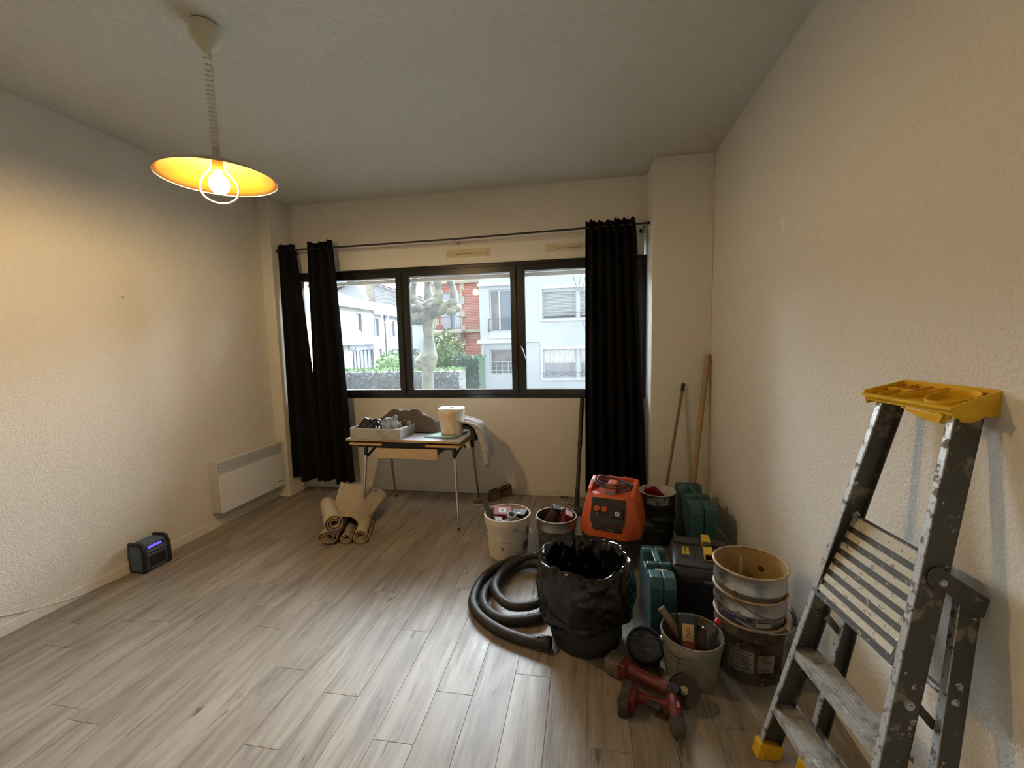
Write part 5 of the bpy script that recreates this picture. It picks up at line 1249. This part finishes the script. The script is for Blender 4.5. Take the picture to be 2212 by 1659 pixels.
for h, kind in ((C_, 'door'), (D_, 'grid')):
    b = MB(wa, FA); x0, x1, z0, z1 = h
    ringbox(b, (x0 + .06, x1 - .06, z0 + .06, z1 - .06), .06, .10, .17)
    mid = -3.69 if kind == 'door' else None
    if mid: b.box(mid - .035, mid + .035, .09, .16, z0, z1)
    w_ = b.build('window', M['trim_w'], wa, smooth=0)
    MB(wa, FA).box(x0 + .06, (mid or x1) - .04, .13, .14, z0 + .06, z1 - .06).build('pane', M['dark_win'] , w_, smooth=0)
    if mid: MB(wa, FA).box(mid + .04, x1 - .06, .13, .14, z0 + .06, z1 - .06).build('pane', M['house_glass'], w_, smooth=0)
    if kind == 'grid':
        for k in range(1, 5): MB(wa, FA).box(x0 + k * .27 - .012, x0 + k * .27 + .012, .04, .07, z0, z0 + .56).build('grille_bar', M['trim_w'], w_, smooth=0)
        for k in range(3): MB(wa, FA).box(x0, x1, .04, .07, z0 + .17 + k * .19, z0 + .194 + k * .19).build('grille_bar', M['trim_w'], w_, smooth=0)
    else:
        r_ = MB(wa, FA); r_.box(x0 - .06, x1, -.06, -.03, 2.50, 2.53); r_.box(x0 - .06, x1, -.06, -.03, 2.03, 2.05); r_.box(x0 - .05, x0 - .02, -.06, -.03, 1.95, 2.52); ro = r_.build('railing', M['rail'], wa, smooth=0)
        for k in range(9): MB(wa, FA).box(x0 + .1 + k * .14, x0 + .115 + k * .14, -.055, -.04, 2.05, 2.50).build('baluster', M['rail'], ro, smooth=0)
for hs, kind in (((A_, A2), 'blind'), ((B_, B2), 'lace')):
    s0 = (hs[0][0], hs[1][1], hs[0][2], hs[0][3]); b = MB(wa, FA); ringbox(b, s0, .09, -.36, -.29)
    b.build('window_surround', M['trim_w'], wa, smooth=0)
    for h in hs:
        x0, x1, z0, z1 = h
        b = MB(wa, FA); ringbox(b, (x0 + .05, x1 - .05, z0 + .05, z1 - .05), .05, -.14, -.08)
        w_ = b.build('window', M['trim_w'], wa, smooth=0)
        if kind == 'blind':
            MB(wa, FA).box(x0, x1, -.20, -.10, z1 - .12, z1).build('blind_box', M['trim_w'], w_, smooth=0)
            n = 17
            for k in range(n):
                z = z0 + .12 + k * (z1 - .12 - z0 - .12) / n
                MB(wa, FA).box(x0 + .04, x1 - .04, -.15, -.125, z, z + .050).build('blind_slat', M['blind'], w_, smooth=0, bevel=.008)
        else:
            MB(wa, FA).grid(lambda u, v: (x0 + .05 + (x1 - x0 - .1) * u, -.07 + .03 * math.sin(u * 60), z0 + .05 + (z1 - z0 - .1) * v), 60, 2).build('lace_curtain', M['lace'], w_, smooth=60)
            MB(wa, FA).box(x0, x1, -.112, -.108, z0 + .05, z1 - .05).build('pane', M['glass'], w_, smooth=0)
        zr = z0 + .22
        r_ = MB(wa, FA); r_.box(x0 - .03, x1 + .05, -.42, -.40, zr, zr + .022); r_.box(x0 + .02, x1 - .05, -.42, -.40, z0 + .02, z0 + .04)
        r_.box(x0 + .02, x0 + .04, -.42, -.40, z0 + .02, zr); r_.box(x1 - .05, x1 - .03, -.42, -.40, z0 + .02, zr)
        ro = r_.build('railing', M['rail'], wa, smooth=0)
        xm = (x0 + x1) / 2
        MB(wa, FA).tube([(xm - .45, -.41, zr - .04), (xm - .2, -.41, zr - .07), (xm, -.41, zr - .14), (xm + .2, -.41, zr - .07), (xm + .45, -.41, zr - .04)], .010, 6).build('scroll', M['rail'], ro)
MB(wa, FA).tube([(-2.5, -.32, 1.50), (-2.05, -.32, 1.50), (-1.97, -.32, 1.47), (-1.955, -.32, 1.30)], .012, 6).build('wall_cable', M['rail'], wa)

# red brick house with a balcony
bh = thing('brick_house', 'red brick house with stone quoins and a balcony between tree and apartment block', 'building', (-6, 20, GZ))
FB = Matrix.Translation((0, 20, 0)); Wn = (-6.87, -6.03, 2.16, 3.95)
b = MB(bh, FB); facade(b, -7.45, -4.56, GZ, 5.6, [Wn], th=.3); b.box(-7.45, -4.56, .29, 8, GZ, 5.6); b.build('brick_wall', M['brick'], bh, smooth=0)
for i in range(19):
    z = GZ + i * .33
    for xa, xb in ((-7.47, -7.22 if i % 2 else -7.10), (-6.0 if i % 2 == 0 else -6.0, -5.78 if i % 2 else -5.90)):
        if xa > -7 and not (-.9 < z < 9): continue
        MB(bh, FB).box(xa, xb, -.03, .0, z + .004, z + .326).build('quoin_stone', M['stone'], bh, smooth=0)
    if 2.1 < z < 4.0: MB(bh, FB).box(-7.0, -6.87, -.03, .0, z + .004, z + .326).build('quoin_stone', M['stone'], bh, smooth=0)
MB(bh, FB).box(-7.5, -4.56, -.08, 0, 2.02, 2.16).build('stone_band', M['stone'], bh, smooth=0)
MB(bh, FB).box(-7.45, -4.56, -.14, 0, 4.36, 4.62).build('stone_cornice', M['stone'], bh, smooth=0)
b = MB(bh, FB); ringbox(b, (Wn[0] + .06, Wn[1] - .06, Wn[2] + .06, Wn[3] - .06), .06, .12, .18); b.box(-6.48, -6.42, .11, .17, Wn[2], Wn[3]); w_ = b.build('french_window', M['trim_w'], bh, smooth=0)
for xa, xb in ((-6.80, -6.49), (-6.41, -6.10)): MB(bh, FB).box(xa, xb, .145, .155, 2.22, 3.88).build('pane', mat('bluish_pane', (.30, .36, .42), .2) if xa < -6.5 else bpy.data.materials['bluish_pane'], w_, smooth=0)
MB(bh, FB).box(-6.87, -6.50, -.03, .01, 2.20, 3.9).build('shutter_leaf', M['blue_w'], bh, smooth=0)
MB(bh, FB).box(-7.42, -5.72, -.85, 0, 1.99, 2.14).build('balcony_slab', M['stone'], bh, smooth=0, bevel=.03)
for x in (-7.15, -5.98): MB(bh, FB).prism([(0, 1.99), (-.7, 1.99), (-.62, 1.82), (-.25, 1.62), (0, 1.55)], x - .12, x + .12, 'x').build('console', M['stone'], bh, smooth=0, bevel=.02)
r_ = MB(bh, FB); r_.box(-7.36, -5.78, -.80, -.77, 2.72, 2.76); r_.box(-7.36, -5.78, -.80, -.77, 2.19, 2.22); r_.box(-7.36, -7.33, -.80, 0, 2.72, 2.76); r_.box(-5.81, -5.78, -.80, 0, 2.72, 2.76)
ro = r_.build('railing', M['rail'], bh, smooth=0)
for k in range(18): MB(bh, FB).box(-7.34 + k * .09, -7.322 + k * .09, -.795, -.777, 2.2, 2.74).build('baluster', M['rail'], ro, smooth=0)

# cream house and its neighbour along the side street
FH = Matrix(((0, -1, 0, -16), (1, 0, 0, 0), (0, 0, 1, 0), (0, 0, 0, 1)))     # local x runs down the street, y into the house
def house(name, label, u0, u1, zE, wallmat, holes, roof, depth=6, off=0.0):
    t = thing(name, label, 'building', (-16 - off, (u0 + u1) / 2, GZ)); F = FH @ Matrix.Translation((0, off, 0))
    b = MB(t, F); facade(b, u0, u1, GZ, zE, holes, th=.25); b.box(u0, u1, .24, depth, GZ, zE); b.build('wall', wallmat, t, smooth=0)
    b = MB(t, F); b.prism([(-.45, zE - .02), (-.45, zE + .10), (depth / 2, zE + roof), (depth + .3, zE + .1), (depth + .3, zE - .02)], u0 - .2, u1 + .2, 'x')
    b.build('roof', M['tiles'], t, smooth=0)
    MB(t, F).box(u0 - .2, u1 + .2, -.5, -.40, zE - .10, zE + .10).build('gutter', M['trim_w'], t, smooth=0)
    return t, F
shop = (26.75, 30.15, GZ, 1.20)
hl, FL_ = house('corner_house', 'cream corner house with a dark shop front and tiled roof', 17, 30.45, 4.17, M['cream'], [(28.1, 28.62, 2.45, 3.75), shop, (25.35, 26.15, -.4, 1.13)], 1.5)
b = MB(hl, FL_); ringbox(b, (28.1, 28.62, 2.45, 3.75), .12, -.04, .02); b.box(27.95, 28.8, -.12, 0, 2.28, 2.40); w_ = b.build('window', M['trim_w'], hl, smooth=0)
MB(hl, FL_).box(28.1, 28.62, .14, .15, 2.45, 3.75).build('pane', M['house_glass'], w_, smooth=0)
MB(hl, FL_).box(28.33, 28.39, .10, .16, 2.45, 3.75).build('glazing_bar', M['trim_w'], w_, smooth=0)
MB(hl, FL_).box(26.6, 30.35, -.55, 0, 1.58, 1.74).build('shop_canopy', M['trim_w'], hl, smooth=0)
MB(hl, FL_).box(26.75, 30.15, -.06, .0, 1.18, 1.58).build('shop_fascia', mat('slate_fascia', (.13, .14, .18), .6), hl, smooth=0)
sf = MB(hl, FL_).box(26.75, 30.15, .16, .20, GZ, 1.2).build('shop_front', mat('dark_shop', (.07, .085, .11), .3), hl, smooth=0)
for u in (27.55, 27.95, 28.45, 28.95, 29.5): MB(hl, FL_).box(u, u + .10, .10, .16, GZ, 1.18).build('shop_mullion', M['blue_w'], sf, smooth=0)
for u in (27.15, 29.7):
    MB(hl, FL_).lathe([(.0, 0)] * 0 or [(.02, .10), (.06, .06), (.20, -.08), (.21, -.10)], 14) if False else None
    lm = FL_ @ Matrix.Translation((u, -.35, 1.25)); bl = MB(hl, lm); bl.lathe([(.03, .16), (.05, .10), (.20, -.06), (.20, -.09)], 14); bl.build('shop_lamp', M['trim_w'], hl)
sg = MB(hl, FL_).box(25.35, 26.15, .02, .10, -.4, 1.13).build('poster_window', mat('grey_poster', (.30, .33, .36), .4), hl, smooth=0)
MB(hl, FL_).box(25.36, 26.14, .0, .02, .62, 1.12).build('blue_sign', mat('blue_sign', (.06, .30, .55), .5), sg, smooth=0)
MB(hl, FL_).box(25.40, 26.0, .0, .02, .18, .42).build('red_sign', mat('red_sign', (.55, .10, .10), .5), sg, smooth=0)
b = MB(hl, FL_); b.box(24.4, 26.85, -.9, 0, 1.80, 2.52); b.build('terrace_parapet', mat('clay_parapet', (.36, .28, .30), .9, col2=(.27, .20, .21), scale=5), hl, smooth=0)
MB(hl, FL_).box(24.4, 26.9, -.95, 0, 1.55, 1.80).build('terrace_slab', M['trim_w'], hl, smooth=0)
hm_, FM = house('pale_house', 'pale house with red-dotted window surrounds next to the corner house', 30.5, 44, 3.95, M['blue_w'], [(31.15, 31.95, 2.2, 3.6), (34.15, 34.8, 2.2, 3.5), (31.25, 32.3, GZ, 1.18), (33.4, 35.5, GZ, 1.12)], 1.5, off=.4)
M['red_trim'] = mat('brick_red_trim', (.40, .10, .11), .8)
for u0, u1, z0, z1 in ((31.15, 31.95, 2.2, 3.6), (34.15, 34.8, 2.2, 3.5)):
    b = MB(hm_, FM); ringbox(b, (u0, u1, z0, z1), .10, -.03, .02); w_ = b.build('window', M['trim_w'], hm_, smooth=0)
    MB(hm_, FM).box(u0, u1, .13, .14, z0, z1).build('pane', M['house_glass'], w_, smooth=0)
    MB(hm_, FM).box((u0 + u1) / 2 - .05, (u0 + u1) / 2 + .05, .09, .15, z0, z1).build('glazing_bar', M['cream'], w_, smooth=0)
    for k in range(5):
        for u in (u0 - .24, u1 + .10): MB(hm_, FM).box(u, u + .14, -.04, 0, z0 - .5 + k * .42, z0 - .34 + k * .42).build('brick_inset', M['red_trim'], hm_, smooth=0)
for z in (1.55, 2.05):
    for u in (30.62, 32.15): MB(hm_, FM).box(u, u + .45, -.04, 0, z, z + .14).build('brick_inset', M['red_trim'], hm_, smooth=0)
for u0, u1, z1 in ((31.25, 32.3, 1.18), (33.4, 35.5, 1.12)): MB(hm_, FM).box(u0, u1, .15, .2, GZ, z1).build('door', mat('grey_door', (.22, .23, .25), .5) if u0 < 32 else bpy.data.materials['grey_door'], hm_, smooth=0)
MB(hm_, FM).tube([(33.0, -.06, GZ), (33.0, -.06, 3.9)], .05, 8).build('down_pipe', M['rail'], hm_)
# houses further back
bk = thing('gable_house', 'white gabled house rising behind the corner house', 'building', (-27, 47, GZ))
MB(bk).prism([(-31, GZ), (-31, 6.4), (-25.8, 8.6), (-24.4, 6.6), (-24.4, GZ)], 45, 54, 'y').build('wall', M['render_w'], bk, smooth=0)
MB(bk).box(-24.9, -23.95, 46, 47, 5, 9.6).build('chimney', M['stone'], bk, smooth=0)
b = MB(bk); b.bar((-31.4, 44.8, 6.32), (-25.7, 44.8, 8.74), .6, .16); b.build('roof_edge', M['tiles'], bk, smooth=0)
bk2 = thing('white_house', 'plain white house rising behind the pale house', 'building', (-20, 50, GZ))
MB(bk2).prism([(-23.9, GZ), (-23.9, 8.4), (-18, 6.4), (-16, 6.3), (-16, GZ)], 46, 56, 'y').build('wall', M['render_w'], bk2, smooth=0)
b = MB(bk2); b.bar((-24, 45.8, 8.52), (-17.6, 45.8, 6.42), .6, .14); b.build('roof_edge', M['tiles'], bk2, smooth=0)
bk3 = thing('distant_house', 'distant white house with a red roof seen behind the knotty tree', 'building', (-11.5, 40, GZ))
MB(bk3).box(-14.5, -9.6, 40, 48, GZ, 4.6).build('wall', M['render_w'], bk3, smooth=0)
MB(bk3).prism([(-14.8, 4.6), (-12, 6.2), (-9.3, 4.6)], 39.6, 48, 'y').build('roof', M['tiles'], bk3, smooth=0)
for x in (-12.6, -11.2, -10.3):
    for z in (1.0, 3.0): MB(bk3).box(x, x + .6, 39.94, 40, z, z + 1.1).build('window', M['house_glass'], bk3, smooth=0)
# street lamp
sl = thing('street_lamp', 'white swan-neck street lamp at the corner house', 'street lamp', (-15.2, 30.5, GZ))
F_ = [(-15.2, 30.2, GZ), (-15.2, 30.2, 3.3), (-15.2, 30.3, 3.7), (-15.2, 30.6, 3.92), (-15.2, 31.0, 3.85), (-15.2, 31.2, 3.6), (-15.2, 31.25, 3.45)]
MB(sl).tube(smooth_path(F_, 5), .05, 8).build('post', M['trim_w'], sl)
MB(sl, TR((-15.2, 31.25, 3.3))).lathe([(.03, .16), (.10, .10), (.32, -.08), (.32, -.12)], 18).build('lamp_head', M['trim_w'], sl)

# knotty pollarded tree
M['bark'] = mat('mottled_grey_bark', (.085, .084, .072), .95, col2=(.13, .122, .075), scale=3, lo=.45, hi=.6, col3=(.045, .046, .038), scale3=7, lo3=.55, hi3=.65, bump=.8, bscale=9, detail=6)
def limb(b, pts, rs, n=12, seed=0, lump=.14):
    path = smooth_path(pts, 6); m_ = len(path); R_ = []
    for i in range(m_):
        t = i / (m_ - 1) * (len(rs) - 1); k = min(int(t), len(rs) - 2); f = t - k
        R_.append((rs[k] * (1 - f) + rs[k+1] * f) * (1 + lump * noise.noise(Vector((i * .45, seed, 1)))))
    b.tube(path, R_, n)
tr = thing('pollard_tree', 'knotty pollarded plane tree with mottled bark outside the window', 'tree', (-4.68, 12, GZ))
b = MB(tr); limb(b, [(-4.70, 12, GZ), (-4.69, 12, .1), (-4.66, 12, .7), (-4.62, 12, 1.15), (-4.60, 12, 1.65), (-4.60, 12, 2.2), (-4.56, 12, 2.55)], [.20, .17, .18, .27, .15, .16, .24], 14, 1); b.build('trunk', M['bark'], tr, smooth=60)
for i, (pts, rs) in enumerate((
    ([(-4.58, 12, 2.45), (-4.85, 12, 2.62), (-5.0, 12, 2.85), (-5.02, 12.05, 3.2), (-4.95, 12.1, 3.8), (-5.0, 12.1, 4.6)], [.20, .16, .10, .085, .08, .05]),
    ([(-4.56, 12, 2.5), (-4.55, 12.1, 2.8), (-4.60, 12.1, 3.2), (-4.52, 12.1, 3.8), (-4.5, 12.1, 4.6)], [.24, .17, .10, .11, .06]),
    ([(-4.5, 12, 2.5), (-4.25, 11.9, 2.72), (-4.2, 11.9, 3.1), (-4.28, 11.9, 3.6), (-4.2, 11.9, 4.4)], [.22, .17, .10, .10, .06]),
    ([(-4.45, 12, 2.48), (-4.05, 12, 2.60), (-3.82, 12, 2.72), (-3.80, 12, 3.1), (-3.90, 12, 3.5), (-3.85, 12, 4.4)], [.20, .18, .15, .10, .10, .05]),
    ([(-4.62, 12, 2.35), (-4.95, 11.95, 2.30), (-5.15, 11.95, 2.42), (-5.30, 11.95, 2.9), (-5.25, 11.95, 3.6)], [.22, .20, .15, .11, .08]))):
    b = MB(tr); limb(b, pts, rs, 12, 3 + i, .3); b.build('limb', M['bark'], tr, smooth=60)
rr = random.Random(11)
for i in range(16):
    u = rr.random(); x = -5.1 + 1.35 * u; z = 2.35 + .28 * math.sin(PI * u) + rr.uniform(-.12, .22); r = rr.uniform(.09, .17)
    MB(tr).ball((x, 12 + rr.uniform(-.12, .12), z), r, 12, 8, (1.1, 1, .9)).build('knot', M['bark'], tr)
MB(tr).ball((-4.86, 11.98, .98), .20, 12, 8, (1, .8, 1.2)).build('knot', M['bark'], tr)
def twigs(name, label, base, n, seed, spread, up, ln, loc_y=0):
    t = thing(name, label, 'tree', base); R_ = random.Random(seed)
    return t, R_
tw = thing('bare_tree', 'bare slender tree with thin twigs in front of the apartment block', 'tree', (.35, 11, GZ))
limb_b = MB(tw); limb(limb_b, [(.35, 11, GZ), (.34, 11, 1.0), (.36, 11, 2.2), (.40, 11, 3.4), (.38, 11, 5.0)], [.08, .07, .06, .045, .02], 10, 2, .1); limb_b.build('trunk', M['bark'], tw, smooth=60)
for pts in ([(.36, 11, 2.2), (.1, 11, 2.5), (-.08, 11, 2.64), (-.21, 11, 2.75), (-.30, 11, 3.0)], [(-.21, 11, 2.75), (-.18, 11, 3.0), (-.14, 11, 3.2)], [(-.15, 11, 2.70), (-.08, 11, 2.95), (-.02, 11, 3.2)], [(-.25, 11, 2.85), (-.33, 11, 3.1), (-.36, 11, 3.25)],
            [(.35, 11, 1.2), (.1, 11, 1.6), (-.06, 11, 1.85), (-.12, 11, 2.1)], [(.35, 11, 1.7), (.12, 11, 2.0), (-.05, 11, 2.25), (-.14, 11, 2.45)], [(.36, 11, 2.6), (.15, 11, 2.9), (.02, 11, 3.3)]):
    b = MB(tw); limb(b, pts, [.014, .010, .006], 6, 4, .1); b.build('twig', M['bark'], tw)
tw2 = thing('bare_tree', 'bare tree with drooping twigs in front of the tiled roofs', 'tree', (-6.55, 14.5, GZ))
b = MB(tw2); limb(b, [(-6.55, 14.5, GZ), (-6.5, 14.5, 1.2), (-6.5, 14.5, 2.8), (-6.4, 14.5, 4.5)], [.09, .08, .07, .03], 10, 2, .1); b.build('trunk', M['bark'], tw2, smooth=60)
R2 = random.Random(5)
for k in range(12):
    z = 2.4 + k * .14; L_ = R2.uniform(.7, 1.5)
    b = MB(tw2); limb(b, [(-6.5, 14.5, z), (-6.5 - L_ * .5, 14.5, z + .22), (-6.5 - L_, 14.5 + R2.uniform(-.2, .2), z + R2.uniform(-.05, .3))], [.016, .010, .005], 6, k, .1); b.build('twig', M['bark'], tw2)

def leaves(b, n, inside, R_, size):
    for _ in range(n):
        p, nrm = inside(R_)
        a = Vector((R_.uniform(-1, 1), R_.uniform(-1, 1), R_.uniform(-1, 1))); d = (Vector(nrm) * .5 + a * .9).normalized()
        s_ = d.cross(Vector((R_.uniform(-1, 1), R_.uniform(-1, 1), R_.uniform(-1, 1)))).normalized(); L_ = size * R_.uniform(.6, 1.4)
        p = Vector(p); b.add([p, p + d * L_ * .5 + s_ * L_ * .22, p + d * L_, p + d * L_ * .5 - s_ * L_ * .22], [(0, 1, 2, 3)])
def leafmat(name, c1, c2): return mat(name, c1, .7, col2=c2, scale=6, lo=.4, hi=.6, spec=.3)
def bush(name, label, c, r, n, size, m, seed, cat='bush'):
    t = thing(name, label, cat, (c[0], c[1], GZ)); R_ = random.Random(seed)
    def ins(R_):
        while True:
            v = Vector((R_.gauss(0, 1), R_.gauss(0, 1), R_.gauss(0, 1))).normalized()
            if v.y < .5: break
        k = R_.uniform(.82, 1.06) * (1 + .16 * noise.noise(v * 2.3 + Vector((seed, 0, 0))))
        return (c[0] + v.x * r[0] * k, c[1] + v.y * r[1] * k, c[2] + v.z * r[2] * k), v
    b = MB(t); leaves(b, n, ins, R_, size); b.build('foliage', m, t, smooth=0)
    MB(t).ball(c, 1, 18, 12, (r[0] * .86, r[1] * .86, r[2] * .86)).build('inner_foliage', m, t)
    MB(t).tube([(c[0], c[1], GZ), (c[0], c[1], c[2])], .08, 8).build('stem', M['bark'], t)
    return t
M['leaf1'] = leafmat('olive_leaves', (.065, .095, .035), (.10, .13, .055))
M['leaf2'] = leafmat('dark_leaves', (.032, .06, .036), (.05, .08, .05))
M['leaf3'] = leafmat('fresh_leaves', (.07, .13, .036), (.10, .17, .055))
bush('shrub', 'large olive green shrub below the balcony', (-5.45, 16, .45), (.78, .6, 1.42), 2600, .13, M['leaf1'], 2)
bush('shrub', 'rounded fresh green shrub in front of the pale house', (-7.95, 16.5, .40), (.75, .6, .82), 1500, .12, M['leaf3'], 3)
bush('shrub', 'dark green shrub at the foot of the knotty tree', (-6.35, 15.6, .35), (.8, .6, .95), 1300, .12, M['leaf2'], 4)
def hedge(label, x0, x1, y0, y1, z1, n, m, mtop, seed):
    t = thing('hedge', label, 'hedge', ((x0 + x1) / 2, (y0 + y1) / 2, GZ)); R_ = random.Random(seed)
    MB(t).box(x0 + .05, x1 - .05, y0 + .06, y1 - .06, GZ, z1 - .06).build('inner_foliage', m, t, smooth=0)
    def front(R_): return (R_.uniform(x0, x1), y0 + .04 * R_.random(), R_.uniform(GZ, z1)), (0, -1, .3)
    def top(R_): return (R_.uniform(x0, x1), R_.uniform(y0, y1), z1 - .05 * R_.random()), (0, 0, 1)
    b = MB(t); leaves(b, n, front, R_, .09); b.build('side_foliage', m, t, smooth=0)
    b = MB(t); leaves(b, n // 2, top, R_, .09); b.build('top_foliage', mtop, t, smooth=0)
hedge('long clipped hedge in front of the corner house', -8.6, -4.0, 13, 13.9, .70, 3600, leafmat('grey_hedge', (.10, .105, .10), (.13, .135, .125)), M['leaf3'], 6)
hedge('dark clipped hedge beside the apartment block', -4.75, -3.78, 14.7, 15.8, 1.02, 1600, M['leaf2'], M['leaf2'], 7)
